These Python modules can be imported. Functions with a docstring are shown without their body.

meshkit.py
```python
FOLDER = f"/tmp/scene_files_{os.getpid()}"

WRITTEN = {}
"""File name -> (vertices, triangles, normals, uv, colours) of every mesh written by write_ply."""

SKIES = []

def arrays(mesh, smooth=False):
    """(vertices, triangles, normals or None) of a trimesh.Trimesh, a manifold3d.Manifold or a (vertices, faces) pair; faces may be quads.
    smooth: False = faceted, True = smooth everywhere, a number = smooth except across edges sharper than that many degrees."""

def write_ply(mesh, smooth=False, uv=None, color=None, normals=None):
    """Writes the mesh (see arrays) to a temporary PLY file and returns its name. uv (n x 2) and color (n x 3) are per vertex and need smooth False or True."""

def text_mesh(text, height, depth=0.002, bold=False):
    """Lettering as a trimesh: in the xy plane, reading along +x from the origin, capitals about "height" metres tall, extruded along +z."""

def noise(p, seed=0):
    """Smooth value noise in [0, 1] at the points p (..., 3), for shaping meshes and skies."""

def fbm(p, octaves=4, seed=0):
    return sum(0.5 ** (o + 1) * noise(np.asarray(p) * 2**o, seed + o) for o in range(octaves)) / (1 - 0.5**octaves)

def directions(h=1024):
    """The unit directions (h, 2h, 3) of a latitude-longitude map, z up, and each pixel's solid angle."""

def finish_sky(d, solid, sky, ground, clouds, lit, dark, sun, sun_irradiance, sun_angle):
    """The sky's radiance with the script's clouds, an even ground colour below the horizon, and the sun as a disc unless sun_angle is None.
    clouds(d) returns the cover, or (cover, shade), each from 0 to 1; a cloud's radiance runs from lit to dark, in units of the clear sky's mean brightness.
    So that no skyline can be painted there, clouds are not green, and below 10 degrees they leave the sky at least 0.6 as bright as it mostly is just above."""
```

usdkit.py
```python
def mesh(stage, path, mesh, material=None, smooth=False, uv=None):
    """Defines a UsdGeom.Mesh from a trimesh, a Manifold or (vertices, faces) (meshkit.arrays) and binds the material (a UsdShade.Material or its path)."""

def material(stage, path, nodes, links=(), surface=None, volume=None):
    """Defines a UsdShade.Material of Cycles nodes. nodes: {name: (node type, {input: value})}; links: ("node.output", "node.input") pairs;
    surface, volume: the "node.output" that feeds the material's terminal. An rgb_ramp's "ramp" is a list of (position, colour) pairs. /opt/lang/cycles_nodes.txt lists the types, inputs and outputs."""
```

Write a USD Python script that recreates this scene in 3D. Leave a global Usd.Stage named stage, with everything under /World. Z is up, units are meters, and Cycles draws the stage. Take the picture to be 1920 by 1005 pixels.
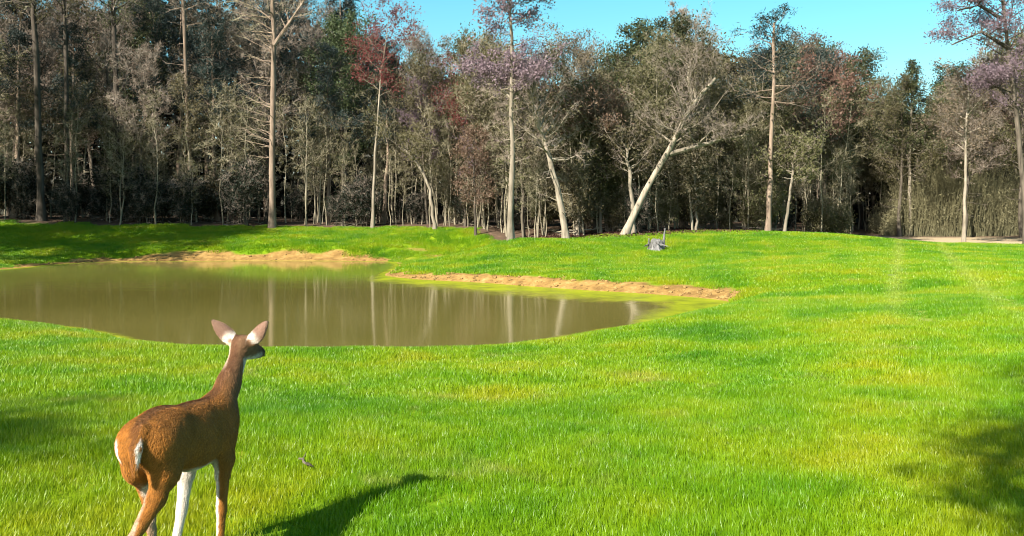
import math
import numpy as np
import trimesh
import meshkit
import usdkit
from pxr import Gf, Sdf, Usd, UsdGeom, UsdLux, UsdShade, Vt
from scipy.interpolate import RBFInterpolator
from scipy.spatial import cKDTree
import shapely

stage = Usd.Stage.CreateInMemory()
UsdGeom.SetStageUpAxis(stage, "Z")
UsdGeom.SetStageMetersPerUnit(stage, 1.0)
world = UsdGeom.Xform.Define(stage, "/World")
stage.SetDefaultPrim(world.GetPrim())
UsdGeom.Scope.Define(stage, "/World/Looks")
mat = lambda name, *a, **k: usdkit.material(stage, "/World/Looks/" + name, *a, **k)

# ------------------------------------------------------------------ camera, sky, sun, exposure
EYE, FOC, HZ = np.array([0.0, 0.0, 3.0]), 1663.0, 400.0          # focal length and horizon of the photograph in its pixels
cam = UsdGeom.Camera.Define(stage, "/World/camera")
cam.AddTranslateOp().Set(Gf.Vec3d(*EYE))
cam.AddRotateXOp().Set(90.0)                                     # level, looking along +y
cam.CreateHorizontalApertureAttr(36.0)
cam.CreateVerticalApertureAttr(36.0 * 1005 / 1920)
cam.CreateFocalLengthAttr(36.0 * FOC / 1920)
cam.CreateVerticalApertureOffsetAttr(-(502.5 - HZ) / 1920 * 36.0)
cam.CreateClippingRangeAttr(Gf.Vec2f(0.05, 5000))
cam.CreateExposureAttr(1.85)

SUN = np.array([-0.66, -0.75]); SUN = SUN / np.linalg.norm(SUN)
ELEV = math.radians(39)
AZ = math.atan2(SUN[0], SUN[1])
TO_SUN = np.array([SUN[0] * math.cos(ELEV), SUN[1] * math.cos(ELEV), math.sin(ELEV)])
sky = UsdLux.DomeLight.Define(stage, "/World/sky")
skym = mat("sky_air", {
    "s": ("sky_texture", {"sky_type": "single_scattering", "sun_disc": False, "sun_elevation": ELEV, "sun_rotation": AZ, "altitude": 50.0, "air_density": 1.0, "aerosol_density": 1.6, "ozone_density": 1.6}),
    "h": ("hsv", {"hue": 0.455, "saturation": 1.35, "value": 1.0, "fac": 1.0}),
    "b": ("background_shader", {"strength": 0.06})},
    [("s.color", "h.color"), ("h.color", "b.color")], surface="b.background")
UsdShade.MaterialBindingAPI.Apply(sky.GetPrim()).Bind(skym)
sky.GetPrim().SetCustomDataByKey("kind", "structure")
sun = UsdLux.DistantLight.Define(stage, "/World/sun")
sun.CreateIntensityAttr(1.25)
sun.CreateAngleAttr(0.53)
sun.CreateNormalizeAttr(True)
sun.CreateColorAttr(Gf.Vec3f(1.0, 0.93, 0.80))
zax = Gf.Vec3d(*TO_SUN); xax = Gf.Cross(Gf.Vec3d(0, 0, 1), zax).GetNormalized(); yax = Gf.Cross(zax, xax)
sun.AddTransformOp().Set(Gf.Matrix4d(*xax, 0, *yax, 0, *zax, 0, 0, 0, 30, 1))

# ------------------------------------------------------------------ naming and tagging
used = {}
def numbered(path):
    n = used.get(path, -1) + 1
    used[path] = n
    return path if n == 0 else f"{path}_{n:03d}"
def tag(p, label=None, cat=None, group=None, kind=None):
    p = p.GetPrim() if hasattr(p, "GetPrim") else p
    for k, v in (("label", label), ("category", cat), ("group", group), ("kind", kind)):
        if v: p.SetCustomDataByKey(k, v)
    return p
def thing(name, label, cat, loc=(0, 0, 0), rotz=0.0, scale=None, group=None):
    x = UsdGeom.Xform.Define(stage, numbered("/World/" + name))
    x.AddTranslateOp().Set(Gf.Vec3d(*map(float, loc)))
    x.AddRotateZOp().Set(float(rotz))
    if scale is not None: x.AddScaleOp().Set(Gf.Vec3f(*np.broadcast_to(scale, 3).astype(float).tolist()))
    return tag(x, label, cat, group)
def part(parent, name, mesh, m, smooth=False):
    base = str(parent.GetPath()) if hasattr(parent, "GetPath") else parent
    return usdkit.mesh(stage, numbered(base + "/" + name), mesh, m, smooth)
def primvar(mesh, name, values, kind=Sdf.ValueTypeNames.Color3fArray):
    pv = UsdGeom.PrimvarsAPI(mesh).CreatePrimvar(name, kind, "vertex")
    pv.Set(Vt.Vec3fArray.FromNumpy(np.asarray(values, np.float32)) if np.ndim(values) == 2 else Vt.FloatArray.FromNumpy(np.asarray(values, np.float32)))

# ------------------------------------------------------------------ materials
def bark(name, dark, light, scale=6.0, stretch=0.15, rough=0.9):
    return mat(name, {
        "c": ("texture_coordinate", {}), "m": ("mapping", {"scale": (1.0, 1.0, stretch)}),
        "n": ("noise_texture", {"scale": scale, "detail": 5.0, "roughness": 0.65}),
        "n2": ("noise_texture", {"scale": 0.9, "detail": 2.0}),
        "r": ("rgb_ramp", {"ramp": [(0.30, dark), (0.68, light)]}),
        "o": ("object_info", {}), "v": ("map_range", {"from_min": 0.0, "from_max": 1.0, "to_min": 0.75, "to_max": 1.2}),
        "h": ("hsv", {"hue": 0.5, "saturation": 1.0, "fac": 1.0}),
        "d": ("mix", {"mix_type": "multiply", "fac": 0.55}), "r2": ("rgb_ramp", {"ramp": [(0.35, (0.55, 0.55, 0.5)), (0.6, (1, 1, 1))]}),
        "b": ("bump", {"strength": 0.7, "distance": 0.03}),
        "p": ("principled_bsdf", {"roughness": rough, "specular_ior_level": 0.15})},
        [("c.object", "m.vector"), ("m.vector", "n.vector"), ("c.object", "n2.vector"), ("n.fac", "r.fac"), ("n2.fac", "r2.fac"), ("r.color", "d.color1"), ("r2.color", "d.color2"), ("o.random", "v.value"), ("v.result", "h.value"), ("d.color", "h.color"), ("h.color", "p.base_color"), ("n.fac", "b.height"), ("b.normal", "p.normal")], surface="p.BSDF")
def leaf(name, ramp, trans=0.3, hue_var=0.03):
    """Leaf faces: every leaf has a tone of its own, every tree a slightly different one."""
    return mat(name, {
        "g": ("geometry", {}), "r": ("rgb_ramp", {"ramp": ramp}), "o": ("object_info", {}),
        "hv": ("map_range", {"from_min": 0.0, "from_max": 1.0, "to_min": 0.5 - hue_var, "to_max": 0.5 + hue_var}),
        "vv": ("map_range", {"from_min": 0.0, "from_max": 1.0, "to_min": 0.7, "to_max": 1.25}),
        "w": ("white_noise_texture", {"dimensions": "1D"}),
        "h": ("hsv", {"saturation": 1.0, "fac": 1.0}),
        "p": ("principled_bsdf", {"roughness": 0.6, "specular_ior_level": 0.25}),
        "t": ("translucent_bsdf", {}), "x": ("mix_closure", {"fac": trans})},
        [("g.random_per_island", "r.fac"), ("o.random", "hv.value"), ("o.random", "w.w"), ("w.value", "vv.value"), ("hv.result", "h.hue"), ("vv.result", "h.value"), ("r.color", "h.color"),
         ("h.color", "p.base_color"), ("h.color", "t.color"), ("p.BSDF", "x.closure1"), ("t.BSDF", "x.closure2")], surface="x.closure")

B_PALE = bark("pale_bark", (0.11, 0.092, 0.070), (0.30, 0.26, 0.205))
B_PINK = bark("pinkish_bark", (0.09, 0.066, 0.050), (0.25, 0.19, 0.145), 5.0)
B_STEM = bark("sapling_bark", (0.13, 0.115, 0.08), (0.32, 0.28, 0.21), 5.0)
B_GREY = bark("grey_bark", (0.035, 0.03, 0.024), (0.12, 0.10, 0.078))
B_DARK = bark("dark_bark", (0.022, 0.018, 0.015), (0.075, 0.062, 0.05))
TWIG = bark("brown_twigs", (0.14, 0.112, 0.094), (0.30, 0.25, 0.21), 3.0, 1.0)
TWIG_MAUVE = bark("mauve_twigs", (0.14, 0.095, 0.12), (0.27, 0.19, 0.24), 3.0, 1.0)
TWIG_PALE = bark("pale_twigs", (0.13, 0.115, 0.075), (0.29, 0.255, 0.18), 3.0, 1.0)
TWIG_RED = bark("russet_twigs", (0.12, 0.07, 0.055), (0.22, 0.14, 0.115), 3.0, 1.0)
L_OLIVE = leaf("olive_leaves", [(0.0, (0.085, 0.080, 0.036)), (0.5, (0.195, 0.172, 0.088)), (1.0, (0.32, 0.275, 0.16))], 0.4)
L_GREEN = leaf("green_leaves", [(0.0, (0.048, 0.060, 0.024)), (0.5, (0.125, 0.138, 0.062)), (1.0, (0.23, 0.235, 0.12))], 0.35)
L_PINE = leaf("pine_needles", [(0.0, (0.016, 0.027, 0.024)), (0.5, (0.042, 0.056, 0.044)), (1.0, (0.09, 0.105, 0.080))], 0.15)
L_TAN = leaf("tan_leaves", [(0.0, (0.125, 0.098, 0.064)), (0.5, (0.24, 0.19, 0.128)), (1.0, (0.37, 0.305, 0.215))], 0.4)
L_RUST = leaf("rust_leaves", [(0.0, (0.14, 0.088, 0.060)), (0.5, (0.24, 0.145, 0.105)), (1.0, (0.34, 0.23, 0.175))], 0.35)
L_RED = leaf("red_buds", [(0.0, (0.15, 0.038, 0.034)), (0.5, (0.32, 0.085, 0.07)), (1.0, (0.46, 0.17, 0.145))], 0.4, 0.01)
L_MAUVE = leaf("mauve_buds", [(0.0, (0.17, 0.125, 0.145)), (0.5, (0.30, 0.23, 0.265)), (1.0, (0.44, 0.36, 0.40))], 0.4, 0.01)
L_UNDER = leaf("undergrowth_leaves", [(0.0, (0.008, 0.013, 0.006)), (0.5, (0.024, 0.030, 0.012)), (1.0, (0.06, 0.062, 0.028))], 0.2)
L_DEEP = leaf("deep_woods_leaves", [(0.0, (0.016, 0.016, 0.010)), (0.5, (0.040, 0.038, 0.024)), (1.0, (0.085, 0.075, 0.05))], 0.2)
L_CANE = leaf("dry_cane", [(0.0, (0.15, 0.125, 0.075)), (0.5, (0.26, 0.22, 0.14)), (1.0, (0.40, 0.345, 0.23))], 0.2)
L_LITTER = leaf("fallen_leaves", [(0.0, (0.06, 0.03, 0.02)), (0.5, (0.11, 0.062, 0.04)), (1.0, (0.20, 0.13, 0.09))], 0.1)

GROUND = mat("ground_soil", {
    "a": ("attribute", {"attribute": "mask"}), "sep": ("separate_color", {"color_type": "rgb"}),
    "g": ("geometry", {}),
    "n1": ("noise_texture", {"scale": 0.35, "detail": 4.0, "roughness": 0.6}),
    "n2": ("noise_texture", {"scale": 9.0, "detail": 5.0, "roughness": 0.7}),
    "n3": ("noise_texture", {"scale": 1.7, "detail": 7.0, "roughness": 0.78}),
    "turf": ("rgb_ramp", {"ramp": [(0.35, (0.06, 0.125, 0.002)), (0.55, (0.11, 0.17, 0.003)), (0.7, (0.17, 0.17, 0.015))]}),
    "clay": ("rgb_ramp", {"ramp": [(0.28, (0.065, 0.036, 0.014)), (0.42, (0.135, 0.078, 0.025)), (0.55, (0.205, 0.125, 0.040)), (0.72, (0.30, 0.205, 0.085))]}),
    "floor": ("rgb_ramp", {"ramp": [(0.3, (0.035, 0.026, 0.018)), (0.55, (0.075, 0.05, 0.033)), (0.75, (0.16, 0.10, 0.07))]}),
    "sand": ("rgb_ramp", {"ramp": [(0.3, (0.22, 0.165, 0.10)), (0.7, (0.34, 0.27, 0.175))]}),
    "x1": ("mix", {}), "x2": ("mix", {}), "x3": ("mix", {}),
    "b": ("bump", {"strength": 0.6, "distance": 0.05}),
    "p": ("principled_bsdf", {"roughness": 0.95, "specular_ior_level": 0.1})},
    [("a.color", "sep.color"), ("g.position", "n1.vector"), ("g.position", "n2.vector"), ("g.position", "n3.vector"), ("n1.fac", "turf.fac"), ("n3.fac", "clay.fac"), ("n3.fac", "floor.fac"), ("n2.fac", "sand.fac"),
     ("sep.r", "x1.fac"), ("turf.color", "x1.color1"), ("clay.color", "x1.color2"), ("sep.g", "x2.fac"), ("x1.color", "x2.color1"), ("floor.color", "x2.color2"),
     ("sep.b", "x3.fac"), ("x2.color", "x3.color1"), ("sand.color", "x3.color2"), ("x3.color", "p.base_color"), ("n2.fac", "b.height"), ("b.normal", "p.normal")], surface="p.BSDF")
WATER = mat("pond_water", {
    "g": ("geometry", {}), "m": ("mapping", {"scale": (0.8, 2.2, 1.0)}),
    "n": ("noise_texture", {"scale": 1.6, "detail": 3.0, "roughness": 0.5}),
    "n1": ("noise_texture", {"scale": 0.10, "detail": 3.0}), "m1": ("mapping", {"scale": (0.45, 2.6, 1.0)}),
    "wr": ("map_range", {"from_min": 0.48, "from_max": 0.68, "to_min": 0.10, "to_max": 0.32, "clamp": True}),
    "n3": ("noise_texture", {"scale": 0.05, "detail": 3.0}),
    "mud": ("rgb_ramp", {"ramp": [(0.35, (0.070, 0.063, 0.013)), (0.65, (0.112, 0.096, 0.026))]}),
    "a": ("attribute", {"attribute": "weed"}), "nw": ("noise_texture", {"scale": 0.9, "detail": 5.0, "roughness": 0.7}), "wm": ("math", {"math_type": "add"}), "wf": ("map_range", {"from_min": 0.85, "from_max": 1.5, "to_min": 0.0, "to_max": 1.0, "clamp": True}),
    "weedc": ("rgb_ramp", {"ramp": [(0.3, (0.10, 0.14, 0.004)), (0.7, (0.22, 0.24, 0.008))]}), "wx": ("mix", {}), "wr2": ("map_range", {"from_min": 0.0, "from_max": 1.0, "to_min": 0.075, "to_max": 0.32}), "ws": ("map_range", {"from_min": 0.0, "from_max": 1.0, "to_min": 0.5, "to_max": 0.14}),
    "b": ("bump", {"distance": 0.02}),
    "p": ("principled_bsdf", {"roughness": 0.03, "ior": 1.33, "specular_ior_level": 0.5})},
    [("g.position", "m.vector"), ("m.vector", "n.vector"), ("g.position", "m1.vector"), ("m1.vector", "n1.vector"), ("n1.fac", "wr.value"), ("wr.result", "b.strength"), ("g.position", "n3.vector"), ("n3.fac", "mud.fac"), ("a.fac", "wm.value1"), ("g.position", "nw.vector"), ("nw.fac", "wm.value2"), ("wm.value", "wf.value"), ("nw.fac", "weedc.fac"), ("wf.result", "wx.fac"), ("mud.color", "wx.color1"), ("weedc.color", "wx.color2"), ("wx.color", "p.base_color"), ("wf.result", "wr2.value"), ("wr2.result", "p.roughness"), ("wf.result", "ws.value"), ("ws.result", "p.specular_ior_level"),
     ("n.fac", "b.height"), ("b.normal", "p.normal")], surface="p.BSDF")
GRASS = mat("grass_blades", {
    "g": ("geometry", {}), "a": ("attribute", {"attribute": "tip"}),
    "n": ("noise_texture", {"scale": 0.42, "detail": 4.0, "roughness": 0.6}), "nd": ("noise_texture", {"scale": 0.8, "detail": 4.0, "roughness": 0.65}), "off": ("vector_math", {"math_type": "add", "vector2": (31.0, 7.0, 0.0)}),
    "tone": ("rgb_ramp", {"ramp": [(0.32, (0.075, 0.235, 0.002)), (0.43, (0.142, 0.32, 0.002)), (0.54, (0.225, 0.375, 0.003)), (0.68, (0.34, 0.395, 0.006))]}),
    "dry": ("rgb_ramp", {"ramp": [(0.0, (0, 0, 0)), (0.60, (0, 0, 0)), (0.76, (0.55, 0.55, 0.55))]}),
    "dm": ("mix", {"color2": (0.42, 0.35, 0.10)}),
    "t1": ("vector_math", {"math_type": "dot_product", "vector2": (0.9158, -0.4015, 0.0)}), "t1s": ("math", {"math_type": "subtract", "value2": 2.218}), "t1a": ("math", {"math_type": "absolute"}),
    "t2": ("vector_math", {"math_type": "dot_product", "vector2": (0.915, -0.404, 0.0)}), "t2s": ("math", {"math_type": "subtract", "value2": -0.233}), "t2a": ("math", {"math_type": "absolute"}),
    "tm": ("math", {"math_type": "minimum"}), "tn": ("math", {"math_type": "multiply_add", "value2": 0.5, "value3": -0.25}), "tw": ("math", {"math_type": "add"}), "tf": ("map_range", {"from_min": 0.05, "from_max": 0.42, "to_min": 0.40, "to_max": 0.0, "clamp": True}),
    "sx": ("separate_xyz", {}), "ty": ("map_range", {"from_min": 15.0, "from_max": 26.0, "to_min": 0.0, "to_max": 1.0, "clamp": True}), "tg": ("math", {"math_type": "multiply"}), "trk": ("mix", {"color2": (0.40, 0.46, 0.08)}),
    "rv": ("map_range", {"from_min": 0.0, "from_max": 1.0, "to_min": 0.65, "to_max": 1.35}),
    "h": ("hsv", {"hue": 0.5, "saturation": 1.0, "fac": 1.0}),
    "p": ("principled_bsdf", {"roughness": 0.42, "specular_ior_level": 0.42}), "t": ("translucent_bsdf", {}), "x": ("mix_closure", {"fac": 0.35})},
    [("g.position", "n.vector"), ("g.position", "off.vector1"), ("off.vector", "nd.vector"), ("n.fac", "tone.fac"), ("nd.fac", "dry.fac"), ("dry.color", "dm.fac"), ("tone.color", "dm.color1"), ("g.position", "t1.vector1"), ("t1.value", "t1s.value1"), ("t1s.value", "t1a.value1"), ("g.position", "t2.vector1"), ("t2.value", "t2s.value1"), ("t2s.value", "t2a.value1"), ("t1a.value", "tm.value1"), ("t2a.value", "tm.value2"),
     ("nd.fac", "tn.value1"), ("tm.value", "tw.value1"), ("tn.value", "tw.value2"), ("tw.value", "tf.value"), ("g.position", "sx.vector"), ("sx.y", "ty.value"), ("tf.result", "tg.value1"), ("ty.result", "tg.value2"), ("tg.value", "trk.fac"), ("dm.color", "trk.color1"), ("trk.color", "h.color"), ("g.random_per_island", "rv.value"), ("rv.result", "h.value"),
     ("h.color", "p.base_color"), ("h.color", "t.color"), ("p.BSDF", "x.closure1"), ("t.BSDF", "x.closure2")], surface="x.closure")

# ------------------------------------------------------------------ the lie of the land
def at(px, py, d):
    """The point that the photograph shows at px, py when it lies d metres into the picture."""
    return np.array([(px - 960) / FOC * d, d, 3.0 - (py - HZ) / FOC * d])
def on_water(px, py):
    d = 3.0 * FOC / (py - HZ)
    return ((px - 960) / FOC * d, d)
near_px = [(0, 605), (60, 608), (150, 618), (220, 632), (270, 645), (340, 651), (420, 656), (500, 658), (620, 661), (760, 661), (880, 656), (960, 648), (1040, 637), (1120, 623), (1200, 609), (1260, 594), (1320, 580), (1362, 567)]
spit_px = [(1340, 562), (1280, 556), (1180, 549), (1080, 543), (980, 536), (900, 530), (820, 526), (760, 522), (722, 516)]
far_px = [(735, 507), (748, 498), (735, 491), (700, 490), (600, 489), (450, 489), (300, 490), (200, 491), (100, 496), (0, 505)]
shore = [on_water(*p) for p in near_px] + [on_water(*p) for p in spit_px] + [on_water(*p) for p in far_px] + [(-31, 45), (-34, 40), (-33, 33), (-27, 27), (-20, 24.5)]
shore = np.array(shore)
def rounded(P, n=12):                                              # a closed Catmull-Rom curve
    out, m = [], len(P)
    for i in range(m):
        a, b, c, e = P[i - 1], P[i], P[(i + 1) % m], P[(i + 2) % m]
        for t in np.arange(n) / n:
            out.append(0.5 * (2 * b + (c - a) * t + (2 * a - 5 * b + 4 * c - e) * t * t + (3 * b - a - 3 * c + e) * t ** 3))
    return np.array(out)
shore_d = rounded(shore)
shore_key = np.repeat(np.arange(len(shore)), 12) + np.tile(np.arange(12) / 12, len(shore))
pond = shapely.Polygon(shore_d).buffer(0)
shapely.prepare(pond)
shore_tree = cKDTree(shore_d)
N1, N2, N3 = len(near_px), len(near_px) + len(spit_px), len(near_px) + len(spit_px) + len(far_px)
def shore_info(x, y):
    """Signed distance to the shoreline (outside positive) and the shoreline's running number there."""
    q = np.stack([x, y], -1)
    d, i = shore_tree.query(q)
    return np.where(shapely.contains_xy(pond, x, y), -d, d), shore_key[i]
ctl = [at(330, 1040, 5.6), at(0, 900, 7.0)] + [np.array(p, float) for p in (
    (0, 0, 1.25), (-6, 0, 1.3), (6, 0, 1.3), (0, -12, 1.4), (-14, -8, 1.5), (14, -8, 1.5), (2, 6, .92), (0, 11, .62), (-7, 12, .62), (5, 8, 1.0), (12, 12, 1.0), (11, 18, .88), (8, 22, .62), (20, 22, 1.0), (20, 32, .88), (14, 30, .72), (16, 40, .8), (28, 48, .86), (40, 30, 1.2), (-20, 16, .9), (-40, 20, 1.6), (-44, 45, 1.8), (-48, 62, 2.4), (-12, 17, .45), (0, 15, .38), (60, 60, 1.0), (70, 0, 1.6), (-70, 0, 2.2))]
ctl += [at(*p) for p in ((1900, 459, 62), (1750, 458, 62), (1670, 458, 62), (1900, 445, 78), (1720, 445, 78), (1460, 437, 58), (1380, 437, 58), (1540, 439, 58), (1600, 446, 60), (1640, 457, 62), (1230, 470, 50), (1062, 450, 55), (958, 452, 53), (510, 428, 66), (700, 430, 66), (300, 424, 66), (20, 414, 66), (0, 470, 56.5), (500, 461, 58.6), (330, 462, 58.6), (690, 462, 58.6), (850, 434, 63), (880, 486, 56), (880, 471, 58.3), (850, 491, 46.5), (1000, 490, 45), (1300, 497, 43), (1500, 500, 38), (1500, 470, 48), (1150, 475, 49), (1400, 530, 33), (1180, 441, 57), (1090, 443, 59))]
ctl += [np.array([*((shore[i] - (0, .0))), .30]) for i in range(1, N1 - 1, 2)]
for i in range(N1, N2 - 1):                                        # the crest of the clay bank on the spit
    x, y = shore[i]; top = {0: 548, 1: 540, 2: 530, 3: 524, 4: 517, 5: 513, 6: 512, 7: 511}[i - N1]
    ctl.append(at(960 + FOC * x / y * y / (y + 1.1), top, y + 1.1))
ctl += [np.array([sx * 160.0, yy, 3.0]) for sx in (-1, 1) for yy in (-60, 60, 200)] + [np.array([x, 130.0, 3.2]) for x in (-80, -40, 0, 40, 80)] + [np.array([x, 82.0, z]) for x, z in ((-40, 2.6), (-15, 2.3), (5, 2.1), (18, 2.0))] + [np.array([x, 260.0, 4.0]) for x in (-150, 0, 150)]
ctl = np.array(ctl)
rbf = RBFInterpolator(ctl[:, :2], ctl[:, 2], kernel="thin_plate_spline", smoothing=0.02, neighbors=None)
def smooth01(t):
    t = np.clip(t, 0, 1); return t * t * (3 - 2 * t)
def land(x, y):
    x, y = np.asarray(x, float).ravel(), np.asarray(y, float).ravel()
    H = rbf(np.stack([np.clip(x, -170, 170), np.clip(y, -70, 270)], -1))
    s, k = shore_info(x, y)
    bank = np.interp(k, [0, N1 - 2, N1, N2 - 1, N2, N2 + 2, N2 + 4, N3 - 3, N3, N3 + 4], [2.4, 2.2, 1.0, 1.0, 1.0, 2.0, 2.6, 2.6, 3.0, 2.6])
    P = np.stack([x, y, 0 * x], -1)
    s2 = s + 0.25 * (meshkit.fbm(P * 0.9, 3, 5) - 0.5)
    up = np.maximum(H, 0.12) * smooth01((s2 + 0.05) / bank) ** 0.8
    z = np.where(s > 0, np.maximum(up, -0.03), -np.minimum(0.05 - s * 0.35, 1.4))
    z = z + np.where(s > 0, np.minimum(s / 2, 1), 0) * (0.10 * (meshkit.fbm(P * 0.35, 3, 1) - 0.5) + 0.05 * (meshkit.fbm(P * 1.6, 2, 2) - 0.5))
    return z
ground_z = lambda x, y: float(land([x], [y])[0])
EDGE_X = [-60, -30, -18, -10, -3, 0, 4, 9, 13, 20, 24, 27, 60]
EDGE_Y = [64, 65, 67, 67, 63.5, 58, 57, 57.5, 60, 62, 63, 62, 62]
forest_edge = lambda x: np.interp(x, EDGE_X, EDGE_Y)
TRACKS = (((25.0, 51.5), (18.0, 36), (13.6, 25.5), (10.5, 17)), ((20.5, 47.0), (15.0, 35), (11.0, 25.5), (8.4, 18)))
def masks(x, y):
    """clay, woodland floor, sand: how much of each covers the ground."""
    s, k = shore_info(x, y)
    P = np.stack([x, y, 0 * x], -1)
    w = meshkit.fbm(P * 0.8, 4, 11) - 0.5
    reach = np.interp(k, [0, N1 - 2, N1 - 1, N1, N2 - 3, N2, N2 + 2, N2 + 3, N2 + 4, N3 - 4, N3 - 2, N3], [.10, .12, .25, 1.35, 1.3, .8, 0.4, 1.3, 1.7, 1.7, 1.1, .8])
    clay = smooth01((reach + 1.3 * w * np.minimum(reach, 1.2) - s) / 0.35)
    patch = ((x + 2.6) / 2.6) ** 2 + ((y - 57.2) / 1.3) ** 2
    clay = np.maximum(clay, smooth01((1.1 - patch + 2.5 * w) / 0.6))
    for cx, cy, rx, ry in ((-5.6, 58.6, 1.7, .5), (10.6, 38.5, .8, .5), (3.5, 41, 1.6, .5)):
        clay = np.maximum(clay, 0.6 * smooth01((1.0 - ((x - cx) / rx) ** 2 - ((y - cy) / ry) ** 2 + 3 * w) / 0.8))
    floor = smooth01((y - forest_edge(x) + 3 * w) / 1.2)
    sand = smooth01((x - 28.5 + 3 * w) / 1.5) * smooth01((y - 62.0 + 1.5 * w) / 0.8) * smooth01((80 - y) / 4)
    for tr in TRACKS:
        L = np.array(tr); q = np.stack([x, y], -1); best = np.full(len(x), 9.0)
        for a, b in zip(L, L[1:]):
            t = np.clip(((q - a) @ (b - a)) / ((b - a) @ (b - a)), 0, 1); best = np.minimum(best, np.linalg.norm(q - a - t[:, None] * (b - a), axis=1))
        sand = np.maximum(sand, .2 * np.exp(-(best / .32) ** 2))
    return clay, floor, sand
# one sheet of ground out to the horizon, finer where the camera looks
ys = np.concatenate([-np.geomspace(3, 900, 34)[::-1], np.linspace(-2.6, 3, 18), np.geomspace(3.15, 24, 150), np.arange(24.15, 62, 0.16), np.geomspace(62.2, 110, 90), np.geomspace(112, 3000, 40)])
ts = np.concatenate([-np.geomspace(0.78, 14, 40)[::-1], np.linspace(-0.77, 0.77, 560), np.geomspace(0.78, 14, 40)])
Yg, Tg = np.meshgrid(ys, ts, indexing="ij")
Xg = Tg * (7 + np.maximum(np.abs(Yg), 0) * 0.95)
Zg = land(Xg, Yg).reshape(Xg.shape)
nr, nc = Xg.shape
q = (np.arange(nr - 1)[:, None] * nc + np.arange(nc - 1)).ravel()
gf = np.stack([q, q + 1, q + nc + 1, q + nc], 1)
ground = usdkit.mesh(stage, "/World/ground", (np.stack([Xg, Yg, Zg], -1).reshape(-1, 3), gf), GROUND, smooth=True)
primvar(ground, "mask", np.stack(masks(Xg.ravel(), Yg.ravel()), -1))
tag(ground, "gently rolling meadow ground with bare clay banks round the pond", kind="structure")
wx, wy = np.meshgrid(np.linspace(-36, 12, 180), np.linspace(17, 60, 180), indexing="ij")
q = (np.arange(179)[:, None] * 180 + np.arange(179)).ravel()
water_sheet = (np.stack([wx, wy, 0 * wx], -1).reshape(-1, 3), np.stack([q, q + 180, q + 181, q + 1], 1))
ws_, wk_ = shore_info(wx.ravel(), wy.ravel())
band = np.interp(wk_, [0, N1 - 4, N1 - 2, N1, N1 + 2, N1 + 5, N1 + 7, N2 - 1, N2, N2 + 3, N3], [.3, .5, 2.2, 4.6, 5.0, 4.4, 2.6, .6, .5, .8, .8])
weed = smooth01(1.15 - np.abs(ws_) / band * 0.9)
xr = np.interp(wy.ravel(), [26, 28.5, 31, 34], [4.6, 4.9, 5.4, 7.0])
weed = np.maximum(weed, smooth01((wx.ravel() - xr) / 1.2 + .5))
pw = usdkit.mesh(stage, "/World/pond_water", water_sheet, WATER, smooth=True)
primvar(pw, "weed", weed, Sdf.ValueTypeNames.FloatArray)
tag(pw, "still muddy olive pond water mirroring the woods", kind="structure")

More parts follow.
